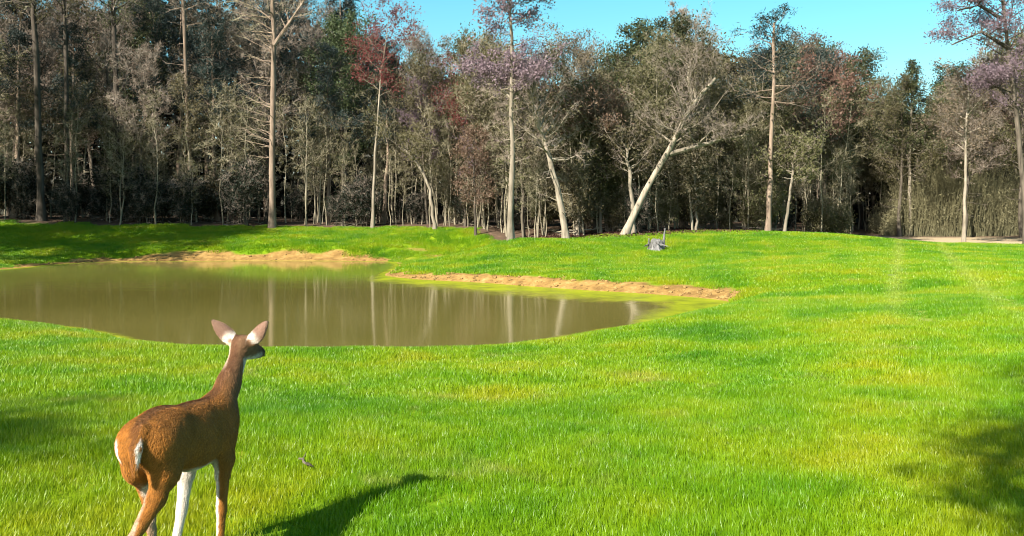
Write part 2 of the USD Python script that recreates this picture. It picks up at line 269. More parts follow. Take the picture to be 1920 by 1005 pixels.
# ------------------------------------------------------------------ growing trees
class Geo:
    def __init__(self): self.v, self.f, self.n = [], [], 0
    def add(self, v, f):
        if len(v): self.v.append(np.asarray(v, float)); self.f.append(np.asarray(f, int) + self.n); self.n += len(v)
        return self
    def mesh(self): return np.vstack(self.v), np.vstack(self.f)
def unit(a): return a / np.maximum(np.linalg.norm(a, axis=-1, keepdims=True), 1e-9)
def tube(pts, radii, n=7, wob=None):
    pts = np.asarray(pts, float); m = len(pts)
    t = unit(np.gradient(pts, axis=0))
    ref = np.array([1.0, 0, 0]) if abs(t[0][0]) < .9 else np.array([0, 1.0, 0])
    u = unit(np.cross(t, ref)); w = np.cross(t, u)
    a = np.arange(n) / n * 2 * np.pi
    r = np.asarray(radii)[:, None] * np.ones(n)
    if wob is not None: r = r * (1 + wob.normal(0, .07, (m, n)))
    v = pts[:, None] + r[..., None] * (np.cos(a)[None, :, None] * u[:, None] + np.sin(a)[None, :, None] * w[:, None])
    i = np.arange(m - 1)[:, None] * n; j = np.arange(n)[None]
    f = np.stack([i + j, i + (j + 1) % n, i + n + (j + 1) % n, i + n + j], -1).reshape(-1, 4)
    f = np.vstack([f[:, [0, 1, 2]], f[:, [0, 2, 3]]])
    top = np.stack([(m - 1) * n + np.zeros(n - 2, int), (m - 1) * n + np.arange(1, n - 1), (m - 1) * n + np.arange(2, n)], 1)
    return v.reshape(-1, 3), np.vstack([f, top])
def sticks(A, B, ra, rb):
    """Three-sided tapering sticks from the points A to the points B."""
    A, B = np.atleast_2d(A), np.atleast_2d(B); k = len(A)
    t = unit(B - A); ref = np.where(np.abs(t[:, 2:]) < .9, np.array([[0, 0, 1.0]]), np.array([[1.0, 0, 0]]))
    u = unit(np.cross(t, ref)); w = np.cross(t, u)
    a = np.arange(3) / 3 * 2 * np.pi
    ring = np.cos(a)[None, :, None] * u[:, None] + np.sin(a)[None, :, None] * w[:, None]
    ra, rb = np.broadcast_to(ra, k)[:, None, None], np.broadcast_to(rb, k)[:, None, None]
    v = np.concatenate([A[:, None] + ra * ring, B[:, None] + rb * ring], 1).reshape(-1, 3)
    base = np.arange(k)[:, None] * 6
    f = np.concatenate([base + np.array(x) for x in ((0, 1, 4), (0, 4, 3), (1, 2, 5), (1, 5, 4), (2, 0, 3), (2, 3, 5))], 1).reshape(-1, 3)
    return v, f
def slivers(A, B, r, rng):
    """The finest twigs: one thin triangle each."""
    s = unit(np.cross(B - A, rng.normal(size=A.shape))) * np.broadcast_to(r, len(A))[:, None]
    return np.stack([A - s, A + s, B], 1).reshape(-1, 3), np.arange(3 * len(A)).reshape(-1, 3)
def leaves(C, size, aspect, rng, flat=0.0):
    """Leaf-shaped faces of four corners at the points C, turned every way (flat: how level they lie)."""
    n = unit(rng.normal(size=C.shape) + np.array([0, 0, 1.0]) * flat * 3)
    u = unit(np.cross(n, rng.normal(size=C.shape))); w = np.cross(n, u)
    L = (size * rng.uniform(.6, 1.4, len(C)))[:, None]; W = L * aspect
    v = np.stack([C - u * L * .5, C + w * W * .5 - u * L * .05, C + u * L * .5, C - w * W * .5 - u * L * .05], 1).reshape(-1, 3)
    b = np.arange(len(C))[:, None] * 4
    return v, np.concatenate([b + [0, 1, 2], b + [0, 2, 3]], 1).reshape(-1, 3)
def along(path, t):
    path = np.asarray(path); s = np.linspace(0, 1, len(path))
    return np.stack([np.interp(t, s, path[:, k]) for k in range(3)], -1)
PROFILE = {"round": lambda q: np.sqrt(np.clip(1 - (2 * q - .9) ** 2 / 1.25, 0.06, 1)), "cone": lambda q: 1.03 - q, "top": lambda q: np.clip(.45 + .9 * q, 0, 1) * np.sqrt(np.clip(1.12 - q, .05, 1)), "pine": lambda q: np.sqrt(np.clip(1.08 - q, .05, 1)) * (.75 + .25 * np.sin(q * 9))}
def grow(rng, path, radii, cb=.4, n1=22, L=3.5, shape="round", el=(10, 55), n2=6, n3=5, leaf_n=12, leaf_size=.2, aspect=.5, spread=.32, flat=0.0, tw=0, tw_len=.4, dead=0, dead_len=1.4, dead_el=(-25, 15), sides=8, droop=0.0, twr=.008, azimuth=None, b_r=.42, starts=()):
    """Trunk, branches, twigs and foliage along a trunk path. Returns meshes."""
    path = np.asarray(path, float); H = np.linalg.norm(np.diff(path, axis=0), axis=1).sum()
    out = {"trunk": tube(path, radii, sides, rng)}
    br, tg, fo = Geo(), Geo(), Geo()
    tips_a, tips_b = [], []
    todo = []
    for i in range(n1):
        q = (i + rng.uniform(.1, .9)) / n1
        t = cb + (1 - cb) * q
        a = i * 2.39996 + rng.normal(0, .5) if azimuth is None else rng.normal(*azimuth)
        e = math.radians(np.interp(q, [0, 1], el) + rng.normal(0, 9))
        todo.append((along(path, t), a, e, L * PROFILE[shape](q) * rng.uniform(.65, 1.2), np.interp(t, np.linspace(0, 1, len(radii)), radii) * b_r))
    for pth, rr in starts:                                           # limbs drawn by hand carry branches too
        br.add(*tube(pth, rr, 7, rng))
        for i in range(9):
            t = .35 + .65 * (i + rng.uniform(0, 1)) / 9
            todo.append((along(pth, t), rng.uniform(0, 6.28), math.radians(rng.uniform(5, 65)), L * rng.uniform(.35, .75) * (1.2 - .5 * t), np.interp(t, np.linspace(0, 1, len(rr)), rr) * .5))
    for p0, a, e, ln, r in todo:
        d = np.array([math.cos(a) * math.cos(e), math.sin(a) * math.cos(e), math.sin(e)])
        s = np.linspace(0, 1, 5)[:, None]
        side = unit(rng.normal(size=3)) * ln * .12
        bp = p0 + d * ln * s + np.array([0, 0, 1.0]) * ln * (.18 - droop) * s ** 2 + side * np.sin(s * 3.1) + rng.normal(0, .03 * ln, (5, 3)) * s
        r = max(r, .012)
        br.add(*tube(bp, r * np.array([1, .8, .6, .42, .2]), 5))
        k = max(2, int(n2 * min(1.4, ln / L + .35)))
        t2 = np.sort(rng.uniform(.2, 1, k)); t2[-1] = 1
        A = along(bp, t2)
        dd = unit(unit(bp[-1] - bp[0]) + rng.normal(0, .65, (k, 3)) + np.array([0, 0, .15 - droop]))
        l2 = ln * .42 * (1.25 - .6 * t2) * rng.uniform(.6, 1.25, k)
        B = A + dd * l2[:, None]
        tg.add(*sticks(A, B, np.maximum(r * .35, .010), np.maximum(r * .14, .005)))
        m = k * n3
        par = np.repeat(np.arange(k), n3)
        A3 = A[par] + (B - A)[par] * rng.uniform(.25, 1, (m, 1))
        d3 = unit(dd[par] + rng.normal(0, .75, (m, 3)) + np.array([0, 0, .12 - droop]))
        B3 = A3 + d3 * (l2[par] * .5 * rng.uniform(.5, 1.3, m))[:, None]
        tg.add(*sticks(A3, B3, np.maximum(r * .14, .007), .004))
        tips_a.append(A3); tips_b.append(B3)
    for i in range(dead):                                            # bare snags below the crown
        t = cb * rng.uniform(.35, 1.1); p0 = along(path, t)
        a = rng.uniform(0, 6.28) if azimuth is None else rng.normal(*azimuth)
        e = math.radians(rng.uniform(*dead_el)); ln = dead_len * rng.uniform(.4, 1.3)
        d = np.array([math.cos(a) * math.cos(e), math.sin(a) * math.cos(e), math.sin(e)])
        bp = p0 + d * ln * np.linspace(0, 1, 4)[:, None] + rng.normal(0, .05 * ln, (4, 3)) * np.linspace(0, 1, 4)[:, None]
        br.add(*tube(bp, np.array([.035, .026, .018, .008]), 4))
        A = along(bp, rng.uniform(.3, 1, 3))
        tg.add(*sticks(A, A + (unit(d + rng.normal(0, .5, (3, 3)))) * ln * .3, .012, .005))
    if tips_a:
        TA, TB = np.vstack(tips_a), np.vstack(tips_b)
        if tw:
            par = np.repeat(np.arange(len(TA)), tw)
            A = TA[par] + (TB - TA)[par] * rng.uniform(.2, 1, (len(par), 1))
            B = A + unit(unit(TB - TA)[par] + rng.normal(0, .8, A.shape) + np.array([0, 0, .1 - droop])) * tw_len * rng.uniform(.4, 1.3, (len(par), 1))
            tg.add(*slivers(A, B, twr, rng))
        if leaf_n:
            par = np.repeat(np.arange(len(TA)), leaf_n)
            C = TA[par] + (TB - TA)[par] * rng.uniform(.2, 1.15, (len(par), 1)) + rng.normal(0, spread, (len(par), 3)) * np.array([1, 1, .7])
            fo.add(*leaves(C, leaf_size, aspect, rng, flat))
    if br.n: out["branches"] = br.mesh()
    if tg.n: out["twigs"] = tg.mesh()
    if fo.n: out["foliage"] = fo.mesh()
    return out
def straight(rng, H, lean=.03, wob=.012, n=9):
    z = np.linspace(0, H, n); a = rng.uniform(0, 6.28)
    off = np.cumsum(rng.normal(0, wob * H / n * 3, (n, 2)), 0); off[0] = 0
    return np.stack([off[:, 0] + math.cos(a) * lean * z, off[:, 1] + math.sin(a) * lean * z, z - .25 * (z == 0)], -1)
def taper(r0, n=9, top=.12, flare=1.35):
    r = r0 * (1 - (1 - top) * np.linspace(0, 1, n) ** .9); r[0] *= flare
    return r
def put_tree(root, g, bark_m, twig_m, leaf_m):
    part(root, "trunk", g["trunk"], bark_m, True)
    for k, m in (("branches", bark_m), ("twigs", twig_m)):
        if k in g: tag(part(root, k, g[k], m), kind="stuff")
    if "foliage" in g: tag(part(root, "foliage", g["foliage"], leaf_m), kind="stuff")

# kinds of tree for the woods: several shapes of each, 16 m tall (saplings 7 m, shrubs 3 m)
KINDS = {}
def kind(name, n, make, height, *mats):
    KINDS[name] = (height, [])
    for i in range(n):
        rng = np.random.default_rng(abs(hash_name(name)) + i * 77)
        c = stage.CreateClassPrim(f"/World/{name}_shape" + (f"_{i:03d}" if i else ""))
        root = UsdGeom.Xform.Define(stage, c.GetPath()).GetPrim(); root.SetSpecifier(Sdf.SpecifierClass)
        put_tree(root, make(rng), *mats)
        KINDS[name][1].append(c.GetPath())
def hash_name(s): return sum((i + 3) * ord(ch) for i, ch in enumerate(s))
kind("pine_tree", 3, lambda r: grow(r, straight(r, 16, .02), taper(.21), cb=.50, n1=30, L=3.1, shape="pine", el=(-8, 50), n2=5, n3=4, leaf_n=22, leaf_size=.25, aspect=.20, spread=.22, flat=.35, dead=10, tw=1), 16, B_PINK, TWIG, L_PINE)
kind("oak_tree", 3, lambda r: grow(r, straight(r, 15, .06, .03), taper(.20), cb=.34, n1=24, L=4.0, shape="round", el=(12, 62), n2=6, n3=5, leaf_n=15, leaf_size=.19, aspect=.5, spread=.36, tw=3, dead=5), 16, B_GREY, TWIG, L_OLIVE)
kind("evergreen_tree", 3, lambda r: grow(r, straight(r, 15.5, .04, .02), taper(.19), cb=.28, n1=28, L=3.5, shape="round", el=(8, 60), n2=6, n3=5, leaf_n=22, leaf_size=.19, aspect=.5, spread=.34, dead=4), 16, B_GREY, TWIG, L_GREEN)
kind("bare_tree", 4, lambda r: grow(r, straight(r, 15.5, .05, .03), taper(.17), cb=.34, n1=26, L=3.6, shape="round", el=(22, 66), n2=7, n3=6, leaf_n=2, leaf_size=.17, aspect=.5, spread=.25, tw=9, tw_len=.5, twr=.011, dead=8), 16, B_GREY, TWIG, L_TAN)
kind("tan_leaved_tree", 2, lambda r: grow(r, straight(r, 15, .05, .03), taper(.17), cb=.32, n1=24, L=3.7, shape="round", el=(15, 60), n2=6, n3=5, leaf_n=11, leaf_size=.17, aspect=.5, spread=.34, tw=5, dead=6), 16, B_GREY, TWIG, L_TAN)
kind("mauve_budded_tree", 2, lambda r: grow(r, straight(r, 15.5, .04, .02), taper(.15), cb=.42, n1=24, L=3.2, shape="round", el=(15, 60), n2=6, n3=5, leaf_n=5, leaf_size=.16, aspect=.55, spread=.30, tw=6, tw_len=.45, twr=.011), 16, B_GREY, TWIG_MAUVE, L_MAUVE)
kind("cedar_tree", 1, lambda r: grow(r, straight(r, 15.5, .01, .005), taper(.2), cb=.14, n1=46, L=3.0, shape="cone", el=(0, 35), n2=5, n3=4, leaf_n=12, leaf_size=.24, aspect=.35, spread=.22, flat=.2), 16, B_GREY, TWIG, L_GREEN)
kind("sapling", 4, lambda r: grow(r, straight(r, 6.8, .06, .03), taper(.045, top=.2), cb=.38, n1=14, L=1.2, shape="round", el=(20, 65), n2=4, n3=4, leaf_n=2, leaf_size=.13, spread=.16, tw=4, tw_len=.3, twr=.007, sides=5), 7, B_STEM, TWIG_PALE, L_OLIVE)
def bush(r):
    g = None
    P = []
    for i in range(7):
        a = r.uniform(0, 6.28); o = r.uniform(.1, .7); h = r.uniform(1.8, 3.0)
        P.append((np.array([[0.15 * math.cos(a), .15 * math.sin(a), -.1], [o * .6 * math.cos(a), o * .6 * math.sin(a), h * .5], [o * 1.7 * math.cos(a), o * 1.7 * math.sin(a), h]]), np.array([.03, .022, .008])))
    return grow(r, straight(r, 2.7, .05), taper(.035), cb=.12, n1=12, L=1.1, shape="round", el=(15, 65), n2=4, n3=4, leaf_n=6, leaf_size=.13, aspect=.5, spread=.26, sides=5, starts=P, tw=7, tw_len=.38, twr=.006, dead=5)
kind("understory_tree", 4, lambda r: grow(r, straight(r, 11.6, .07, .025), taper(.075, top=.2), cb=.50, n1=18, L=2.0, shape="round", el=(15, 65), n2=5, n3=4, leaf_n=5, leaf_size=.17, spread=.3, tw=5, tw_len=.4, twr=.009, sides=6, dead=10, dead_len=.9), 12, B_STEM, TWIG_PALE, L_OLIVE)
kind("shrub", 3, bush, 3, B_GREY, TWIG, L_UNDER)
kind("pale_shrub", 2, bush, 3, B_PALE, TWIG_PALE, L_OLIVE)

LABELS = {}
def plant(name, x, y, h, rng, label, cat, group, squash=1.0, shape=None, turn=None):
    height, shapes = KINDS[name]
    s = h / height
    o = thing(name, label, cat, (x, y, ground_z(x, y) - .05), rng.uniform(0, 360) if turn is None else turn, (s * squash, s * squash, s), group)
    o.GetReferences().AddInternalReference(shapes[rng.integers(len(shapes)) if shape is None else shape]); o.SetInstanceable(True)
    return o

# ------------------------------------------------------------------ single trees that the photograph lets one pick out
def hero(name, label, pts, d, r_px, bark_m, twig_m, leaf_m, seed, top_r=.25, limbs=(), extra_h=0, cat="tree", **k):
    """A tree whose trunk runs through points of the photograph, d metres into it; r_px: half the trunk's width there."""
    rng = np.random.default_rng(seed)
    W = np.array([at(px, py, d) for px, py in pts])
    if extra_h: W = np.vstack([W, W[-1] + (W[-1] - W[-2]) / np.linalg.norm(W[-1] - W[-2]) * extra_h])
    W[:, 1] += np.concatenate([[0], np.cumsum(rng.normal(0, .12, len(W) - 1))])
    base = W[0].copy(); gz = ground_z(base[0], base[1]); W[0, 2] = gz - .2
    base[2] = gz
    P = W - base
    s = np.concatenate([[0], np.cumsum(np.linalg.norm(np.diff(P, axis=0), axis=1))]); s /= s[-1]
    n = 12; t = np.linspace(0, 1, n)
    P = np.stack([np.interp(t, s, P[:, j]) for j in range(3)], -1)
    P[1:-1] = .2 * P[:-2] + .6 * P[1:-1] + .2 * P[2:] + rng.normal(0, .035, (n - 2, 3)) * np.array([1, 1, .2])
    r0 = .80 * r_px / FOC * d
    st = []
    for lp, lr in limbs:
        Q = np.array([at(px, py, d) for px, py in lp]) - base
        st.append((along(Q, np.linspace(0, 1, 7)) + rng.normal(0, .05, (7, 3)) * np.linspace(0, 1, 7)[:, None], np.linspace(lr, lr * .3, 7) / FOC * d))
    o = thing(name, label, cat, base)
    put_tree(o, grow(rng, P, taper(r0, n, top_r, 1.45), starts=st, sides=10, **k), bark_m, twig_m, leaf_m)
    return o
hero("pine_tree", "tall pine mirrored in the pond, its dead branches sweeping out to the left", [(510, 430), (509, 300), (512, 150), (511, 0)], 66, 8.2, B_PINK, TWIG_PALE, L_PINE, 1, .45, limbs=[([(513, 85), (545, 40), (575, -10)], 4)], extra_h=6, cb=.62, n1=20, L=3.2, shape="pine", el=(5, 50), n2=5, n3=4, leaf_n=4, leaf_size=.25, aspect=.2, tw=4, dead=46, dead_len=2.6, dead_el=(-5, 38), azimuth=(3.14, .75))
hero("pine_tree", "slender pinkish pine trunk with its foot hidden in dark undergrowth at left", [(360, 425), (354, 280), (349, 130), (343, -10)], 70, 6.0, B_PINK, TWIG, L_PINE, 2, .5, extra_h=5, cb=.72, n1=16, L=2.8, shape="pine", el=(0, 45), n2=5, n3=4, leaf_n=10, leaf_size=.28, aspect=.2, dead=12)
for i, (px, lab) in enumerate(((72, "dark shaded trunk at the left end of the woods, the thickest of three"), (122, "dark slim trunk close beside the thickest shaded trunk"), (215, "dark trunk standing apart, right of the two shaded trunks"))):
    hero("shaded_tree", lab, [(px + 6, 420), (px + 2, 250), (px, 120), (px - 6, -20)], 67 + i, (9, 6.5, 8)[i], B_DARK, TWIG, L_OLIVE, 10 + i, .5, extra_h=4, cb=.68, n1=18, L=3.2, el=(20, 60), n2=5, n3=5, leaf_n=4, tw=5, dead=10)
hero("maple_tree", "red budded maple with a thin white trunk beside the dark evergreens", [(698, 430), (702, 330), (706, 240), (716, 130), (728, 30)], 67, 4.0, B_PALE, TWIG_RED, L_RED, 20, .15, cb=.62, n1=22, L=2.6, el=(10, 60), n2=6, n3=5, leaf_n=5, leaf_size=.16, spread=.26, tw=3)
hero("leaning_tree", "pale broken trunk leaning left out of the thicket above the far bank", [(815, 425), (806, 350), (785, 310), (756, 278)], 64, 5.0, B_PALE, TWIG_PALE, L_OLIVE, 21, .5, cb=.75, n1=8, L=2.2, el=(10, 60), n2=5, n3=5, leaf_n=6, tw=4)
hero("cypress_tree", "tallest pale cypress at the water side with a mauve crown cut by the sky", [(958, 453), (959, 330), (960, 200), (958, 90), (957, 2)], 53.5, 7.6, B_PALE, TWIG_MAUVE, L_MAUVE, 22, .3, limbs=[([(960, 182), (975, 168), (1000, 150)], 3), ([(959, 185), (938, 165), (915, 150)], 3)], extra_h=2.2, cb=.80, n1=30, L=3.7, shape="top", el=(-5, 45), n2=6, n3=5, leaf_n=12, leaf_size=.17, spread=.26, tw=5, dead=34, dead_len=1.1, dead_el=(-15, 35))
hero("leaning_tree", "thick pale trunk leaning left just right of the tallest cypress", [(1062, 451), (1050, 375), (1030, 295), (1008, 220), (990, 165)], 55, 8.5, B_PALE, TWIG, L_OLIVE, 23, .48, cb=.52, n1=20, L=2.6, el=(15, 65), n2=6, n3=5, leaf_n=2, leaf_size=.18, tw=6, dead=8)
hero("slender_tree", "thin pale trunk leaning right behind the thick leaning one", [(1080, 442), (1090, 360), (1102, 290), (1114, 225)], 59, 4.6, B_PALE, TWIG, L_RUST, 24, .5, cb=.82, n1=16, L=2.9, el=(10, 60), n2=6, n3=5, leaf_n=9, leaf_size=.2, tw=4)
hero("oak_tree", "big forked oak leaning right across another trunk, with a pale bare limb", [(1168, 448), (1190, 395), (1218, 340), (1250, 290), (1274, 240), (1302, 188), (1340, 148)], 57, 9.0, B_PALE, TWIG, L_OLIVE, 25, .42, limbs=[([(1255, 289), (1300, 276), (1350, 263), (1405, 254)], 5.5), ([(1300, 190), (1290, 140), (1300, 90)], 4)], cb=.55, n1=22, L=3.2, el=(15, 70), n2=6, n3=6, leaf_n=2, leaf_size=.18, tw=7)
hero("slender_tree", "upright pale trunk crossed by the big leaning forked oak", [(1187, 447), (1184, 370), (1178, 320), (1170, 270)], 58, 6.2, B_PALE, TWIG, L_OLIVE, 26, .5, cb=.66, n1=14, L=2.4, el=(10, 60), n2=5, n3=5, leaf_n=5, tw=4)
hero("slender_tree", "short thin pale trunk left of the big leaning oak", [(1125, 443), (1127, 380), (1126, 310)], 60, 4.0, B_PALE, TWIG, L_OLIVE, 27, .5, cb=.6, n1=14, L=2.0, el=(10, 60), n2=5, n3=5, leaf_n=7, tw=4)
hero("pine_tree", "straight pale pine on the grassy mound at the right", [(1440, 438), (1443, 340), (1447, 220), (1449, 100)], 60, 6.6, B_PINK, TWIG, L_PINE, 28, .45, extra_h=2, cb=.62, n1=24, L=3.4, shape="pine", el=(-5, 50), n2=5, n3=4, leaf_n=12, leaf_size=.27, aspect=.2, spread=.24, flat=.35, dead=10)
hero("leaning_tree", "thin pale trunk leaning right beside the pine on the grassy mound", [(1470, 438), (1480, 370), (1492, 280)], 60, 4.0, B_PALE, TWIG, L_OLIVE, 29, .5, cb=.62, n1=14, L=2.2, el=(10, 60), n2=5, n3=5, leaf_n=9, tw=3)
hero("slender_tree", "pale thin double stemmed trunk at the left foot of the grassy mound", [(1306, 440), (1305, 370), (1303, 300)], 60, 3.6, B_PALE, TWIG_PALE, L_OLIVE, 30, .5, limbs=[([(1299, 440), (1296, 400), (1292, 350)], 2.6)], cb=.6, n1=12, L=1.8, el=(10, 60), n2=5, n3=4, leaf_n=5, tw=4)
hero("cedar_tree", "tall dark cedar with a pointed top rising above the right woods", [(1707, 452), (1706, 300), (1709, 200), (1711, 116)], 80, 4.8, B_PALE, TWIG, L_GREEN, 31, .2, cb=.45, n1=44, L=3.0, shape="cone", el=(-5, 35), n2=5, n3=4, leaf_n=12, leaf_size=.24, aspect=.35, spread=.22, flat=.2, dead=8)
hero("slender_tree", "slim grey trunk standing before the pale canes near the sandy track", [(1806, 445), (1811, 340), (1814, 240), (1818, 150)], 66, 4.4, B_PALE, TWIG, L_TAN, 32, .4, cb=.55, n1=20, L=2.8, el=(10, 60), n2=6, n3=5, leaf_n=5, tw=6)
hero("sweetgum_tree", "tall mauve and rust tree overhanging the sandy track at the far right", [(1925, 448), (1918, 320), (1902, 180), (1888, 60), (1880, -30)], 62, 7.0, B_GREY, TWIG_MAUVE, L_MAUVE, 33, .4, extra_h=3, limbs=[([(1890, 90), (1840, 60), (1785, 85)], 4), ([(1885, 40), (1835, 10), (1795, 20)], 4), ([(1905, 200), (1870, 160), (1850, 170)], 4)], cb=.42, n1=30, L=3.6, el=(10, 60), n2=6, n3=5, leaf_n=10, leaf_size=.16, tw=7)
hero("maple_tree", "low red tipped maple among the bare trees above the far bank", [(872, 432), (873, 330), (876, 250), (880, 192)], 66, 3.4, B_GREY, TWIG_RED, L_RED, 34, .4, cb=.82, n1=14, L=2.1, el=(0, 30), n2=5, n3=5, leaf_n=6, leaf_size=.16, tw=3)
hero("maple_tree", "thin red tipped maple rising between the evergreens and the tallest cypress", [(838, 432), (842, 300), (846, 200), (848, 118)], 72, 3.4, B_GREY, TWIG_RED, L_RED, 35, .4, cb=.80, n1=14, L=1.8, el=(10, 55), n2=5, n3=5, leaf_n=4, leaf_size=.15, tw=5)
hero("beech_tree", "rust leaved young tree left of the tallest cypress", [(892, 432), (890, 340), (888, 250)], 62, 3.4, B_GREY, TWIG_RED, L_RUST, 36, .4, cb=.3, n1=22, L=1.7, el=(5, 50), n2=5, n3=4, leaf_n=7, leaf_size=.16, tw=3)
hero("oak_tree", "rust topped oak behind the grassy mound", [(1535, 440), (1536, 340), (1540, 240), (1545, 150)], 66, 5, B_GREY, TWIG_RED, L_RUST, 37, .35, cb=.62, n1=22, L=3.3, el=(5, 55), n2=6, n3=5, leaf_n=8, leaf_size=.2, tw=4)
hero("oak_tree", "rust topped oak behind the canes near the right edge", [(1846, 448), (1848, 340), (1850, 250), (1846, 180)], 86, 5, B_GREY, TWIG_RED, L_RUST, 38, .35, cb=.62, n1=20, L=2.8, el=(5, 55), n2=6, n3=5, leaf_n=8, leaf_size=.2, tw=4)

# ------------------------------------------------------------------ the woods behind
SKY_X = [-400, 0, 560, 690, 745, 770, 860, 930, 1060, 1110, 1150, 1195, 1230, 1300, 1380, 1440, 1480, 1560, 1590, 1640, 1690, 1740, 1790, 1830, 1900, 2300]
SKY_Y = [-90, -80, -70, -40, 10, 45, 75, 70, 66, 72, 46, 58, 30, 14, 44, 44, 50, 66, 104, 108, 140, 155, 125, 80, 20, 20]
skyline = lambda px: np.interp(px, SKY_X, SKY_Y)
rng = np.random.default_rng(2024)
WORDS = {"pine_tree": ("dark green pine", "tree"), "oak_tree": ("olive leaved oak", "tree"), "evergreen_tree": ("green broadleaf tree", "tree"), "bare_tree": ("bare grey tree", "tree"), "tan_leaved_tree": ("tan leaved tree", "tree"), "mauve_budded_tree": ("mauve budded tree", "tree"), "sapling": ("thin pale sapling", "sapling"), "shrub": ("dark leafy shrub", "shrub"), "pale_shrub": ("pale olive shrub", "shrub"), "understory_tree": ("small olive understory tree", "tree")}
PLURAL = {"pine_tree": "pines of the woods", "oak_tree": "olive oaks of the woods", "evergreen_tree": "broadleaf evergreens of the woods", "bare_tree": "bare trees of the woods", "tan_leaved_tree": "tan leaved trees of the woods", "mauve_budded_tree": "mauve budded trees of the woods", "sapling": "pale saplings along the woods", "shrub": "dark shrubs along the woods", "pale_shrub": "pale shrubs along the woods", "understory_tree": "understory trees of the woods"}
MARKS = ((20, "the thickest shaded trunk"), (215, "the lone shaded trunk"), (355, "the pinkish pine"), (510, "the tall mirrored pine"), (700, "the red budded maple"), (812, "the broken leaning trunk"), (958, "the tallest cypress"), (1065, "the thick leaning trunk"), (1200, "the forked oak"), (1306, "the double stemmed tree"), (1445, "the mound's pine"), (1540, "the rust topped oak"), (1707, "the pointed cedar"), (1806, "the slim grey trunk"), (1920, "the far right tree"))
ORD = "first second third fourth fifth sixth seventh eighth ninth tenth eleventh twelfth thirteenth fourteenth fifteenth sixteenth seventeenth eighteenth nineteenth twentieth twenty-first twenty-second twenty-third twenty-fourth twenty-fifth twenty-sixth twenty-seventh twenty-eighth twenty-ninth thirtieth thirty-first thirty-second thirty-third thirty-fourth".split()
wood = []
def label_wood():
    """Tells each plant of the woods by its kind, its row, the nearest landmark and its order from the left."""
    sets = {}
    for o, name, px, row in wood:
        sets.setdefault((name, row, min(MARKS, key=lambda m: abs(m[0] - px))[1]), []).append((px, o))
    for (name, row, mark), found in sets.items():
        found.sort(key=lambda t: t[0])
        for i, (_, o) in enumerate(found):
            n = len(found)
            which = "" if n == 1 else (", left one of two" if i == 0 else ", right one of two") if n == 2 else f", {ORD[i] if i < 34 else 'last'} from left"
            tag(o, f"{WORDS[name][0]} {row} {mark}{which}")
def zone_mix(px):
    z = [(0, {"bare_tree": 4, "oak_tree": 1, "pine_tree": 5, "evergreen_tree": 1, "tan_leaved_tree": 1}),
         (560, {"pine_tree": 8, "evergreen_tree": 2}),
         (745, {"bare_tree": 4, "mauve_budded_tree": 3, "oak_tree": 2}),
         (1050, {"oak_tree": 3, "tan_leaved_tree": 3, "evergreen_tree": 3, "bare_tree": 2}),
         (1400, {"pine_tree": 2, "oak_tree": 3, "evergreen_tree": 3, "tan_leaved_tree": 2}),
         (1600, {"evergreen_tree": 5, "oak_tree": 3, "pine_tree": 1}),
         (1800, {"bare_tree": 3, "oak_tree": 3, "tan_leaved_tree": 2, "evergreen_tree": 1})]
    m = [b for a, b in z if px >= a][-1] if px >= 0 else z[0][1]
    return m
placed = []
def grow_wood(name, x, y, h, r, squash=1.0, row="near"):
    px = 960 + FOC * x / y
    o = plant(name, x, y, h, r, None, WORDS[name][1], PLURAL[name], squash)
    wood.append((o, name, px, row))
for row, (off, gap, share) in enumerate(((4.0, 4.6, (.62, .92)), (9.5, 4.8, (.78, 1.02)), (16.0, 5.4, (.82, 1.0)), (24.0, 6.2, (.80, 1.0)))):
    x = -62.0
    while x < 60:
        x += gap * rng.uniform(.7, 1.3)
        y = float(forest_edge(x)) + off + rng.normal(0, 1.1)
        px = 960 + FOC * x / y
        if not -170 < px < 2090: continue
        if row < 2 and px > 1565: y = max(y, 85 + row * 4 + rng.normal(0, 1)); px = 960 + FOC * x / y
        if placed and np.min(np.hypot(*(np.array(placed) - (x, y)).T)) < 2.0: continue
        m = zone_mix(px); name = rng.choice(list(m), p=np.array(list(m.values()), float) / sum(m.values()))
        # local skyline over the crown's breadth
        top = max(skyline(px + o) for o in (-25, 0, 25))
        h = (HZ - top) / FOC * y + 3.0 - ground_z(x, y)
        h *= rng.uniform(*share)
        placed.append((x, y))
        grow_wood(str(name), x, y, h, rng, rng.uniform(.85, 1.1) * (16 / h) ** .4, ("in the front row by", "in the second row by", "in the third row behind", "deepest behind")[row])
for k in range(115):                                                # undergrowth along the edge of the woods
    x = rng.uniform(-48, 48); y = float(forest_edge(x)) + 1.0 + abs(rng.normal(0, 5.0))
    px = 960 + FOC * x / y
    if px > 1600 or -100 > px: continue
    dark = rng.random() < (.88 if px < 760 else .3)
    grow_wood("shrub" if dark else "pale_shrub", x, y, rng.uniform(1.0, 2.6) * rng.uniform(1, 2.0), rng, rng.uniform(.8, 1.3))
for k in range(120):
    x = rng.uniform(-50, 50); y = float(forest_edge(x)) + 2 + abs(rng.normal(0, 6.0))
    px = 960 + FOC * x / y
    if not -80 < px < 2000: continue
    if px < 700 and rng.random() < .55: continue
    if px > 1580: y = 85 + abs(rng.normal(0, 4))
    grow_wood("understory_tree", x, y, rng.uniform(8.0, 13.5), rng, rng.uniform(.8, 1.15))
for k in range(250):
    x = rng.uniform(-46, 46); y = float(forest_edge(x)) + .8 + abs(rng.normal(0, 4.0))
    px = 960 + FOC * x / y
    if not -60 < px < 1990 or (px < 230 and rng.random() < .6): continue
    if px > 1600: y = 82.5 + abs(rng.normal(0, 3))
    grow_wood("sapling", x, y, rng.uniform(4, 10.5), rng, rng.uniform(.8, 1.2))
label_wood()
